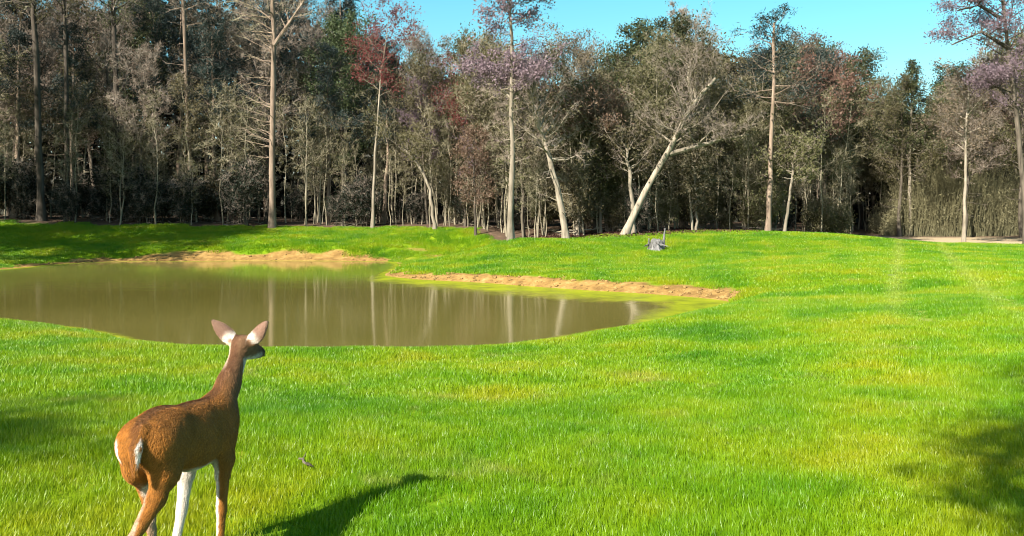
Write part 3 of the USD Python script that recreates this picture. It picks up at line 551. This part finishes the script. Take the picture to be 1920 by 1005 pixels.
# the depths of the woods, too far in to tell trees apart
r5 = np.random.default_rng(55)
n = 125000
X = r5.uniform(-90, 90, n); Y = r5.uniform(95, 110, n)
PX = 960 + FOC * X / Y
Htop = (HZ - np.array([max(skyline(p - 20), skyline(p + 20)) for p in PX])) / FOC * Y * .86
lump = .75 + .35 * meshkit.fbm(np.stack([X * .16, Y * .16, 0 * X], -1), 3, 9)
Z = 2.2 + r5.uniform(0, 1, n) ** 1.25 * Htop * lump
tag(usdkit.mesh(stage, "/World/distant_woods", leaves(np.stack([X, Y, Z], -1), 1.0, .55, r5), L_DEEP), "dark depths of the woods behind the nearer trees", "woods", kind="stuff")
# dry canes at the right
n = 5600
X = r5.uniform(33.5, 54, n); Y = 79.5 + r5.uniform(0, 4, n); Z = land(X, Y)
hgt = 7.0 * (.35 + .75 * meshkit.fbm(np.stack([X * .6, Y * .6, 0 * X], -1), 4, 3)) * r5.uniform(.5, 1.3, n)
hgt *= smooth01((X - 32) / 5)
A = np.stack([X, Y, Z - .1], -1); B = A + np.stack([r5.normal(0, .19, n) * hgt, r5.normal(0, .15, n) * hgt, hgt], -1)
cg = Geo().add(*sticks(A, B, .017, .006))
t = r5.uniform(.25, 1, (9 * n, 1)); i = np.repeat(np.arange(n), 9)
cg.add(*leaves(A[i] + (B - A)[i] * t + r5.normal(0, .12, (9 * n, 3)), .34, .14, r5))
tag(usdkit.mesh(stage, "/World/dry_canes", cg.mesh(), L_CANE), "pale dry cane thicket beyond the sandy track", "canes", kind="stuff")
# fallen leaves under the leaning trunks
n = 9000
X = r5.uniform(1, 17, n); Y = forest_edge(X) + r5.normal(0.9, 1.3, n)
C = np.stack([X, Y, land(X, Y) + r5.uniform(.01, .09, n)], -1)
tag(usdkit.mesh(stage, "/World/fallen_leaves", leaves(C, .17, .6, r5, .6), L_LITTER), "reddish brown fallen leaves under the leaning trunks", "leaf litter", kind="stuff")
# trees beside and behind the photographer's view, whose shade falls into it
r6 = np.random.default_rng(66)
for (x, y, h, name, sq, lab) in ((-40, 47, 24, "oak_tree", 1.1, "olive oak on the left bank shading the far shore"), (-44, 54, 24, "pine_tree", 1.1, "pine on the left bank shading the far shore"), (-47, 47, 25, "evergreen_tree", 1.2, "broadleaf evergreen on the left bank shading the far shore"), (-52, 55, 18, "oak_tree", 1.2, "second olive oak on the left bank, farther from the pond"), (-39, 57, 15, "pine_tree", 1.1, "smaller pine on the left bank near the woods"), (-35.5, 46, 22, "evergreen_tree", 1.0, "broadleaf evergreen nearest the pond on the left bank")):
    plant(name, x, y, h, r6, lab, "tree", None, sq)
plant("evergreen_tree", -3.75, -4.85, 18, r6, "broadleaf evergreen behind the viewer, its shade falling on the grass at the right edge", "tree", None, .72, 0, math.degrees(2))
plant("oak_tree", -18.0, -5.0, 14, r6, "olive oak behind the viewer, its shade falling on the grass left of the deer", "tree", None, 1.0, 1, 0.0)

rc = np.random.default_rng(91)
ico = trimesh.creation.icosphere(1, 1.0); cl = Geo(); c2 = 0
kk = rc.uniform(N1 - .5, N3 - 1, 1500); so = rc.uniform(.0, 1.0, 1500) ** 1.3
ii = np.clip((kk * 12).astype(int), 0, len(shore_d) - 2)
nx_ = shore_d[ii + 1] - shore_d[ii]; nx_ = unit(np.stack([nx_[:, 1], -nx_[:, 0]], -1))
X, Y = (shore_d[ii] + nx_ * so[:, None] * np.where(kk < N2, 1.1, 1.9)[:, None]).T
ck = masks(X, Y)[0]; ZL = land(X, Y)
for x, y, z, m in zip(X, Y, ZL, ck):
    if m < .5 or z < .02 or rc.random() < .55: continue
    r = .02 + .085 * rc.random() ** 2.5
    v = ico.vertices * np.array([1, 1, .65]) * r * (1 + rc.normal(0, .16, (len(ico.vertices), 1)))
    cl.add(v + [x, y, z + r * .15], ico.faces)
CLOD = bark("clay_clod", (0.085, 0.048, 0.017), (0.24, 0.155, 0.058), 4.0, 1.0)
tag(usdkit.mesh(stage, "/World/clay_clods", cl.mesh(), CLOD), "lumps of dry orange clay scattered on the pond banks", "clods", kind="stuff")

# ------------------------------------------------------------------ grass
def tuft(rng, half, count, h, w, bend=.5):
    """One patch of blades, each of five corners and bent over."""
    x, y = rng.uniform(-half, half, (2, count))
    a = rng.uniform(0, 6.28, count); hh = h * rng.uniform(.45, 1.25, count); ww = w * rng.uniform(.6, 1.3, count)
    lean = rng.uniform(.05, bend, count) * hh; b = rng.uniform(0, 6.28, count)
    P0 = np.stack([x, y, 0 * x - .015], -1); D = np.stack([np.cos(b), np.sin(b), 0 * b], -1); S = np.stack([np.cos(a), np.sin(a), 0 * a], -1) * ww[:, None] * .5
    P1 = P0 + D * (lean * .35)[:, None] + np.array([0, 0, 1.0]) * (hh * .6)[:, None]
    P2 = P0 + D * lean[:, None] + np.array([0, 0, 1.0]) * (hh * .98)[:, None]
    v = np.stack([P0 - S, P0 + S, P1 + S * .8, P1 - S * .8, P2], 1).reshape(-1, 3)
    k = np.arange(count)[:, None] * 5
    return v, np.concatenate([k + [0, 1, 2], k + [0, 2, 3], k + [3, 2, 4]], 1).reshape(-1, 3)
rg = np.random.default_rng(31)
gi = UsdGeom.PointInstancer.Define(stage, "/World/grass")
tag(gi, "short bright green grass covering the meadow", "grass", kind="stuff")
protos = []
LOD = ((.22, 640, .085, .0042, 6), (.30, 460, .10, .0085, 5), (.5, 420, .12, .018, 4))
for li, (half, cnt, h, w, num) in enumerate(LOD):
    for j in range(num):
        m = usdkit.mesh(stage, f"/World/grass/{('near', 'middle', 'far')[li]}_tuft" + (f"_{j:03d}" if j else ""), tuft(rg, half, cnt, h, w), GRASS)
        protos.append(m.GetPath())
gi.CreatePrototypesRel().SetTargets(protos)
pos, ori, scl, idx = [], [], [], []
first = 0
for li, (y0, y1, step, num) in enumerate(((1.6, 11.5, .28, 6), (11.5, 27, .40, 5), (27, 68, .70, 4))):
    gy = np.arange(y0, y1, step); P = []
    for y in gy:
        half = .70 * y + 1.5
        gx = np.arange(-half, half, step)
        P.append(np.stack([gx + rg.uniform(-.5, .5, len(gx)) * step, y + rg.uniform(-.5, .5, len(gx)) * step], -1))
    P = np.vstack(P); x, y = P.T
    s, k = shore_info(x, y); clay, floor, sand = masks(x, y)
    keep = (s > LOD[li][0] * .75 + .02) & (rg.random(len(x)) > np.clip(clay * 1.15 - .05, 0, 1)) & (floor < rg.uniform(.3, .9, len(x))) & (rg.random(len(x)) > sand * 1.5)
    x, y, s = x[keep], y[keep], s[keep]
    z = land(x, y)
    e = .2
    nx, ny = -(land(x + e, y) - land(x - e, y)) / (2 * e), -(land(x, y + e) - land(x, y - e)) / (2 * e)
    N = unit(np.stack([nx, ny, 1 + 0 * nx], -1)); ang = rg.uniform(0, 2 * np.pi, len(x))
    # quaternion: turn about z, then tilt z onto N
    qw = np.sqrt((1 + N[:, 2]) / 2); qx, qy = -N[:, 1] / (2 * qw), N[:, 0] / (2 * qw)
    c, sn = np.cos(ang / 2), np.sin(ang / 2)
    Q = np.stack([qw * c, qx * c + qy * sn, qy * c - qx * sn, qw * sn], -1)
    hs = .65 + .7 * meshkit.fbm(np.stack([x * .5, y * .5, 0 * x], -1), 3, 21)
    for tr in TRACKS:
        L = shapely.LineString(tr); dd = shapely.distance(shapely.points(x, y), L)
        hs *= 1 - .6 * np.exp(-(dd / .40) ** 2)
    pos.append(np.stack([x, y, z], -1)); ori.append(Q); scl.append(np.stack([np.ones_like(hs), np.ones_like(hs), hs], -1))
    idx.append(first + rg.integers(0, num, len(x))); first += num
pos, ori, scl, idx = map(np.concatenate, (pos, ori, scl, idx))
gi.CreatePositionsAttr(Vt.Vec3fArray.FromNumpy(pos.astype(np.float32)))
gi.CreateOrientationsAttr(Vt.QuathArray([Gf.Quath(*map(float, r)) for r in ori]))
gi.CreateScalesAttr(Vt.Vec3fArray.FromNumpy(scl.astype(np.float32)))
gi.CreateProtoIndicesAttr(Vt.IntArray.FromNumpy(idx.astype(np.int32)))

# ------------------------------------------------------------------ the deer
def smin(a,b,k):
    h=np.clip(.5+.5*(b-a)/k,0,1); return b+(a-b)*h-k*h*(1-h)
def round_cone(p,a,b,r1,r2):
    ba=b-a; L2=ba@ba; t=np.clip(((p-a)@ba)/L2,0,1)
    return np.linalg.norm(p-a-t[...,None]*ba,axis=-1)-(r1+(r2-r1)*t)
def surface_nets(F,lo,h):
    """vertices and triangles of the zero level of the sampled field F"""
    n=np.array(F.shape); ins=F<0
    c=np.zeros(n-1,int)
    for i,j,k in np.ndindex(2,2,2): c+=ins[i:n[0]-1+i,j:n[1]-1+j,k:n[2]-1+k]
    cell=(c>0)&(c<8); idx=-np.ones(cell.shape,int); ii=np.argwhere(cell); idx[cell]=np.arange(len(ii))
    acc=np.zeros((len(ii),3)); cnt=np.zeros(len(ii))
    cor=list(np.ndindex(2,2,2))
    for a in cor:
        for ax in range(3):
            if a[ax]: continue
            b=list(a); b[ax]=1
            fa=F[tuple((ii+a).T)]; fb=F[tuple((ii+b).T)]
            m=(fa<0)!=(fb<0); t=np.where(m,fa/np.where(fa==fb,1,fa-fb),0)
            p=np.array(a,float)+np.outer(t,np.eye(3)[ax])
            acc[m]+=p[m]; cnt+=m
    V=lo+h*(ii+acc/cnt[:,None])
    faces=[]
    for ax in range(3):
        u,v=(ax+1)%3,(ax+2)%3
        s0=[slice(1,-1)]*3; s0[ax]=slice(0,-1); s1=list(s0); s1[ax]=slice(1,None)
        A,B=ins[tuple(s0)],ins[tuple(s1)]
        e=np.argwhere(A!=B); off=np.array([1,1,1]); off[ax]=0; e=e+off
        flip=~ins[tuple(e.T)]
        eu,ev=np.eye(3,dtype=int)[u],np.eye(3,dtype=int)[v]
        q=[idx[tuple((e-d).T)] for d in (eu+ev,ev,0*eu,eu)]
        Q=np.stack(q,1); Q[flip]=Q[flip][:,::-1]
        faces+=[Q[:,[0,1,2]],Q[:,[0,2,3]]]
    return V,np.vstack(faces)
def deer_body(h=.0065):
    A=lambda *x:np.array(x,float)
    lo,hi=A(-.72,-.34,-.02),A(1.02,.36,1.62)
    n=((hi-lo)/h).astype(int)+1
    ax=[lo[i]+h*np.arange(n[i]) for i in range(3)]
    F=np.full(n,.2)
    def put(a,b,r1,r2,k=.05,sy=1.,f=None):
        a,b=A(*a),A(*b); m=max(r1,r2)*1.0+.12
        l=[np.searchsorted(ax[i],min(a[i],b[i])-m) for i in range(3)]
        u=[np.searchsorted(ax[i],max(a[i],b[i])+m) for i in range(3)]
        s=tuple(slice(x,y) for x,y in zip(l,u))
        g=np.stack(np.meshgrid(*[ax[i][s[i]] for i in range(3)],indexing='ij'),-1)
        if f is None:
            c=(a+b)/2; q=g.copy(); q[...,1]=c[1]+(q[...,1]-c[1])*sy
            aa,bb=a.copy(),b.copy(); aa[1]=c[1]+(a[1]-c[1])*sy; bb[1]=c[1]+(b[1]-c[1])*sy
            d=round_cone(q,aa,bb,r1,r2)/np.sqrt(sy)
        else: d=f(g)
        F[s]=smin(F[s],d,k)
    # trunk of the body
    put((-.37,0,.895),(-.24,0,.88),.150,.168,.06,1.06)
    put((-.24,0,.86),(.08,0,.805),.155,.175,.08,1.2)
    put((.08,0,.805),(.36,0,.80),.175,.170,.08,1.25)
    put((.34,0,.83),(.42,0,.86),.135,.12,.08,1.3)
    put((.36,0,.77),(.47,0,.80),.15,.11,.06,1.2)
    put((.04,0,.80),(.22,0,.75),.12,.125,.08,1.2)
    put((-.30,0,.98),(.34,0,.93),.05,.055,.09)
    # neck
    put((.40,0,.86),(.53,-.018,1.05),.130,.078,.07,1.25)
    put((.53,-.018,1.05),(.63,-.048,1.25),.076,.056,.05,1.12)
    # head
    hd=lambda x,y,z:(x,y-.055,z+.022)
    put(hd(.645,0,1.275),hd(.73,0,1.265),.074,.064,.04,1.05)
    put(hd(.73,0,1.262),hd(.86,-.01,1.205),.058,.034,.04,1.05)
    put(hd(.86,-.01,1.20),hd(.91,-.014,1.187),.034,.027,.03)
    put(hd(.70,0,1.225),hd(.80,0,1.195),.045,.03,.03)
    for s in (-1,1): put(hd(.735,s*.052,1.29),hd(.75,s*.052,1.285),.02,.018,.02)
    # tail, hanging
    put((-.47,-.025,1.0),(-.545,-.03,.90),.022,.027,.03,.8)
    put((-.545,-.03,.90),(-.548,-.03,.76),.027,.010,.015,.8)
    def leg(js,k=.05,sy=1.2):
        for (a,ra),(b,rb) in zip(js,js[1:]): put(a,b,ra,rb,k if ra>.08 else .018 if ra<.045 else .03,sy if ra>.07 else 1.)
    # hind legs: right one stretched back, left one forward
    leg([((-.36,-.08,.86),.116),((-.36,-.09,.71),.080),((-.415,-.078,.59),.049),((-.515,-.043,.46),.033),((-.57,-.03,.405),.029),((-.56,-.025,.35),.021),((-.50,-.03,.12),.021),((-.47,-.03,.07),.025),((-.44,-.03,.02),.024)],.06)
    put((-.27,-.085,.74),(-.33,-.09,.73),.055,.07,.06,1.1)
    leg([((-.36,.085,.87),.118),((-.31,.10,.73),.082),((-.24,.095,.62),.052),((-.225,.08,.47),.034),((-.245,.07,.395),.029),((-.23,.07,.34),.024),((-.18,.07,.12),.021),((-.15,.07,.07),.025),((-.12,.07,.02),.024)],.06)
    # fore legs
    leg([((.31,-.09,.76),.105),((.29,-.115,.62),.062),((.285,-.11,.52),.041),((.28,-.105,.33),.029),((.278,-.105,.29),.028),((.27,-.10,.12),.021),((.27,-.10,.07),.024),((.29,-.10,.02),.024)])
    leg([((.31,.09,.76),.105),((.27,.125,.60),.064),((.255,.13,.52),.047),((.22,.135,.33),.031),((.21,.135,.29),.029),((.15,.14,.12),.024),((.14,.14,.07),.026),((.15,.14,.02),.025)])
    # ears: cupped blades
    for s in (-1,1):
        base=A(.655,s*.066-.055,1.327); u=A(-.10,s*.70,.70); u/=np.linalg.norm(u)
        w=A(.80,s*.50,.10); w-=u*(w@u); w/=np.linalg.norm(w); v=np.cross(u,w)
        put(A(.66,s*.05-.055,1.312),base+u*.05,.030,.026,.03)
        def ear(g):
            q=g-base; a=q@u; b=q@v; c=q@w
            t=np.clip(a/.205,0,1)
            hw=.053*np.sin(np.pi*np.clip(.20+.80*t,0,1))**.75*(1-.25*t)+.002
            c2=c-8.0*b*b+.012
            d=np.maximum(np.abs(c2)-.0095,(np.abs(b)-hw)*.8)
            return np.maximum(d,np.maximum(-a,a-.205))*.8
        put(base,base+u*.2,.1,.1,.02,f=ear)
    return surface_nets(F,lo,h)

def relax(V,f,n=3):
    import scipy.sparse as sp
    e=np.vstack([f[:,[0,1]],f[:,[1,2]],f[:,[2,0]]]); e=np.vstack([e,e[:,::-1]])
    M=sp.coo_matrix((np.ones(len(e)),(e[:,0],e[:,1])),(len(V),)*2).tocsr(); M.data[:]=1
    W=sp.diags(1/np.maximum(np.asarray(M.sum(1)).ravel(),1))@M
    for _ in range(n):
        V=V+.5*(W@V-V); V=V-.5*(W@V-V)*.9
    return V

HEAD = math.radians(10); DO = np.array([-2.02, 5.45, 0.0])
DO[2] = ground_z(DO[0], DO[1]) - .03
dv, df = deer_body(.0065)
dv = relax(dv, df)
X, Y, Z = dv.T
fu = 0.030 * (meshkit.fbm(dv * 40, 4, 4) - .5)
def blend(c, col, w): return c * (1 - np.clip(w, 0, 1)[:, None]) + np.asarray(col) * np.clip(w, 0, 1)[:, None]
ss = lambda a, b, t: smooth01((t - a) / (b - a))
col = np.tile(np.array([0.20, 0.080, 0.013]), (len(dv), 1))
col = blend(col, (0.135, 0.072, 0.036), ss(.30, .55, X + fu) * ss(.80, .95, Z))                    # greyer neck
col = blend(col, (0.06, 0.022, 0.008), (1 - ss(.02, .055, np.abs(Y + .03 * (X > .5)) + fu)) * ss(.92, .99, Z + fu) * .7)        # darker line down the back
col = blend(col, (0.30, 0.26, 0.21), (1 - ss(.62, .66, Z + fu)) * ss(.54, .57, Z) * (1 - ss(.07, .13, np.abs(Y))) * (X > -.3))   # belly
inner = lambda sd, y0: ss(.0, .02, sd * (y0 - Y) + fu)
leg = Z < .60
yc_f = np.interp(Z, [.02, .3, .52, .62], [.12, .132, .13, .12]); yc_r = np.interp(Z, [.02, .3, .52, .62], [-.10, -.105, -.11, -.115])
yc = np.where(X > .0, np.where(Y > 0, yc_f, yc_r), np.where(Y > .02, .09, -.05))
inn = ss(-.004, .010, np.where(Y > (.02 if 0 else .02), yc - Y, Y - yc) + fu * .6)
col = blend(col, (0.42, 0.38, 0.33), inn * ss(.66, .60, Z) * np.where(X > 0, 1.0, .35))
col = blend(col, (0.42, 0.38, 0.33), ((X > .0) & (X < .27) & (Y > .02)) * ss(.62, .58, Z) * ss(.02, -.01, (X - np.interp(Z, [.02, .3, .52], [.15, .215, .255]))) )
rump = ss(-.50, -.53, X + fu) * ss(.95, .90, Z) * ss(.58, .66, Z)
edge = np.abs(np.abs(Y + .03) - .115)
col = blend(col, (0.45, 0.41, 0.37), ss(-.40, -.44, X + fu) * ss(.024, .004, np.abs(Y - .130) + fu) * ss(.94, .9, Z) * ss(.78, .82, Z))  # white rump edge
tail = (X < -.525) & (np.abs(Y + .03) < .05) & (Z > .72) & (Z < .97)
col = blend(col, (0.45, 0.41, 0.37), ss(-.515, -.53, X) * ss(.011, .003, np.abs(Y + .057) + fu * .4) * ss(.985, .95, Z) * ss(.70, .75, Z))
col = blend(col, (0.10, 0.04, 0.015), ss(-.515, -.53, X) * ss(.018, .008, np.abs(Y + .022)) * ss(.985, .95, Z) * ss(.72, .78, Z) * .6)
col = blend(col, (0.34, 0.27, 0.20), ss(.035, .05, Y + .052) * ss(1.14, 1.21, Z) * ss(1.34, 1.31, Z) * (X < .75) * .8)
hx, hy, hz = X - 0.655, Y + .055, Z - 1.327
earz = (hz > -.01) & (np.abs(hy) > .05)
er = np.hypot(np.abs(hy) - .066, hz)
col = blend(col, (0.15, 0.088, 0.062), earz * ss(.045, .09, er))                                   # pinkish ear
col = blend(col, (0.45, 0.41, 0.37), earz * ss(.088, .045, er + fu) * ss(.01, .035, er) * .85)              # white at its root
col = blend(col, (0.06, 0.04, 0.03), earz * ss(.185, .20, er) * .8)
col = blend(col, (0.45, 0.41, 0.37), (hz < -.02) * ss(-.05, -.07, -(-hz)) * 0 + (X > .60) * ss(1.24, 1.20, Z + fu) * (Z > 1.12) * .9)   # throat
col = blend(col, (0.06, 0.035, 0.022), ss(.82, .90, X))                                               # muzzle
col = blend(col, (0.03, 0.03, 0.03), ss(.905, .915, X))
col = blend(col, (0.03, 0.025, 0.02), ss(.045, .035, Z))                                            # hooves
FUR = mat("deer_coat", {
    "a": ("attribute", {"attribute": "coat"}), "c": ("texture_coordinate", {}), "m": ("mapping", {"scale": (30.0, 90.0, 60.0)}),
    "n": ("noise_texture", {"scale": 2.2, "detail": 3.0, "roughness": 0.7}), "n2": ("noise_texture", {"scale": 9.0, "detail": 3.0}),
    "r": ("map_range", {"from_min": 0.25, "from_max": 0.75, "to_min": 0.62, "to_max": 1.35}), "r2": ("map_range", {"from_min": 0.3, "from_max": 0.7, "to_min": 0.85, "to_max": 1.15}),
    "mul": ("math", {"math_type": "multiply"}), "h": ("hsv", {"hue": 0.5, "saturation": 1.0, "fac": 1.0}), "b": ("bump", {"strength": 0.5, "distance": 0.006}),
    "p": ("principled_bsdf", {"roughness": 0.75, "specular_ior_level": 0.2, "sheen_weight": 0.15, "sheen_roughness": 0.4, "sheen_tint": (1.0, 0.8, 0.6)})},
    [("c.object", "m.vector"), ("m.vector", "n.vector"), ("c.object", "n2.vector"), ("n.fac", "r.value"), ("n2.fac", "r2.value"), ("r.result", "mul.value1"), ("r2.result", "mul.value2"), ("mul.value", "h.value"), ("a.color", "h.color"), ("h.color", "p.base_color"), ("n.fac", "b.height"), ("b.normal", "p.normal")], surface="p.BSDF")
hr = np.random.default_rng(12)
tri = dv[df]; nrm = np.cross(tri[:, 1] - tri[:, 0], tri[:, 2] - tri[:, 0]); area = np.linalg.norm(nrm, axis=1); nrm = nrm / np.maximum(area, 1e-12)[:, None]
NH = 110000
k = hr.choice(len(df), NH, p=area / area.sum())
u, v = hr.random((2, NH)); fl = u + v > 1; u[fl], v[fl] = 1 - u[fl], 1 - v[fl]
hp = tri[k, 0] + (tri[k, 1] - tri[k, 0]) * u[:, None] + (tri[k, 2] - tri[k, 0]) * v[:, None]
hn = nrm[k]
lie = np.array([-.75, 0, -.6]) + hr.normal(0, .22, (NH, 3))
lie -= hn * (lie * hn).sum(1)[:, None]; lie = unit(lie)
hl = hr.uniform(.008, .019, NH) * np.where(hp[:, 2] < .5, .55, 1) * np.where(hp[:, 2] > 1.28, .5, 1)
p1 = hp + (lie * .8 + hn * .42) * (hl * .5)[:, None]
p2 = hp + (lie * 1.0 + hn * .40) * hl[:, None]
EYE_M = mat("deer_eye", {"p": ("principled_bsdf", {"base_color": (0.01, 0.007, 0.005), "roughness": 0.08})}, [], surface="p.BSDF")
deer = thing("deer", "brown doe standing with her back to the viewer, ears up, looking over the pond", "deer", DO, 90 - math.degrees(HEAD))
body = part(deer, "body", (dv, df), FUR, True)
primvar(body, "coat", col)
hairs = UsdGeom.BasisCurves.Define(stage, str(deer.GetPath()) + "/coat_hair")
hairs.CreateTypeAttr("linear")
hairs.CreateCurveVertexCountsAttr(Vt.IntArray.FromNumpy(np.full(NH, 3, np.int32)))
hairs.CreatePointsAttr(Vt.Vec3fArray.FromNumpy(np.stack([hp - hn * .001, p1, p2], 1).reshape(-1, 3).astype(np.float32)))
hairs.CreateWidthsAttr(Vt.FloatArray.FromNumpy(np.tile([.0020, .0015, .0004], NH).astype(np.float32)))
hairs.SetWidthsInterpolation("vertex")
hc = np.clip(col[df[k, 0]] * 1.65, 0, .8) * hr.uniform(.6, 1.4, (NH, 1))
pv = UsdGeom.PrimvarsAPI(hairs).CreatePrimvar("coat", Sdf.ValueTypeNames.Color3fArray, "vertex")
pv.Set(Vt.Vec3fArray.FromNumpy(np.repeat(hc, 3, 0).astype(np.float32)))
UsdShade.MaterialBindingAPI.Apply(hairs.GetPrim()).Bind(FUR)
tag(hairs, kind="stuff")
for s in (-1, 1):
    e = trimesh.creation.icosphere(2, .0165); e.apply_translation((.752, -.055 + s * .064, 1.314))
    part(deer, "eye", e, EYE_M, True)

# ------------------------------------------------------------------ small things
ST_GREY = bark("weathered_wood", (0.05, 0.05, 0.05), (0.17, 0.165, 0.165), 9.0, .3)
rs = np.random.default_rng(8)
d = 50.0; b = at(1230, 470, d); b[2] = ground_z(b[0], b[1])
stump = thing("dead_stump", "grey weathered stump with tangled roots and one upright stub on the grass", "stump", b)
a = np.linspace(0, 2 * np.pi, 15)[:-1]
zz = np.array([-.1, .12, .35, .52, .62]); rr = np.array([.52, .40, .34, .31, .20])
v = np.stack([np.stack([r * (1 + .18 * np.sin(3 * a + z * 4) + .08 * np.sin(7 * a)) * np.cos(a) * 1.1, r * (1 + .18 * np.sin(3 * a + z * 4)) * np.sin(a), z + .06 * np.sin(5 * a) * (z > .4) + 0 * a], -1) for z, r in zip(zz, rr)]).reshape(-1, 3)
q = np.array([[i * 14 + j, i * 14 + (j + 1) % 14, (i + 1) * 14 + (j + 1) % 14, (i + 1) * 14 + j] for i in range(4) for j in range(14)])
q = np.vstack([q[:, [0, 1, 2]], q[:, [0, 2, 3]], [[56, 56 + j, 56 + j + 1] for j in range(1, 13)]])
part(stump, "stump_base", (v, q), ST_GREY)
part(stump, "upright_stub", tube(np.array([[.42, 0, -.1], [.44, .02, .5], [.47, .0, .9], [.52, .02, 1.25]]), [.085, .07, .055, .03], 7, rs), ST_GREY)
part(stump, "side_stub", tube(np.array([[-.35, -.05, -.1], [-.42, -.06, .4], [-.40, -.02, .68]]), [.07, .06, .03], 7, rs), ST_GREY)
for i in range(8):
    an = i / 8 * 6.28 + rs.normal(0, .2); L = rs.uniform(.5, .85)
    part(stump, "root", tube(np.array([[.25 * math.cos(an), .25 * math.sin(an), .30], [.5 * L * math.cos(an), .5 * L * math.sin(an), rs.uniform(.25, .5)], [L * math.cos(an + .3), L * math.sin(an + .3), rs.uniform(-.05, .3)]]), [.08, .055, .015], 6, rs), ST_GREY)
b = at(568, 873, 1663 * 2.2 / 473); b[2] = ground_z(b[0], b[1])
tw = thing("fallen_stick", "small broken stick lying in the grass beyond the deer's shadow", "stick", (b[0], b[1], b[2] + .05), -58)
part(tw, "stick", tube(np.array([[-.10, 0, .02], [-.03, .012, .03], [.04, -.006, .025], [.10, .004, .012]]), [.009, .011, .012, .008], 7, rs), B_GREY)
part(tw, "broken_end", tube(np.array([[.085, .0, .02], [.12, .02, .015], [.14, .045, .0]]), [.013, .014, .004], 6, rs), B_DARK)
part(tw, "twig", tube(np.array([[-.04, .01, .03], [-.06, .035, .05], [-.065, .05, .075]]), [.005, .004, .002], 5, rs), B_GREY)
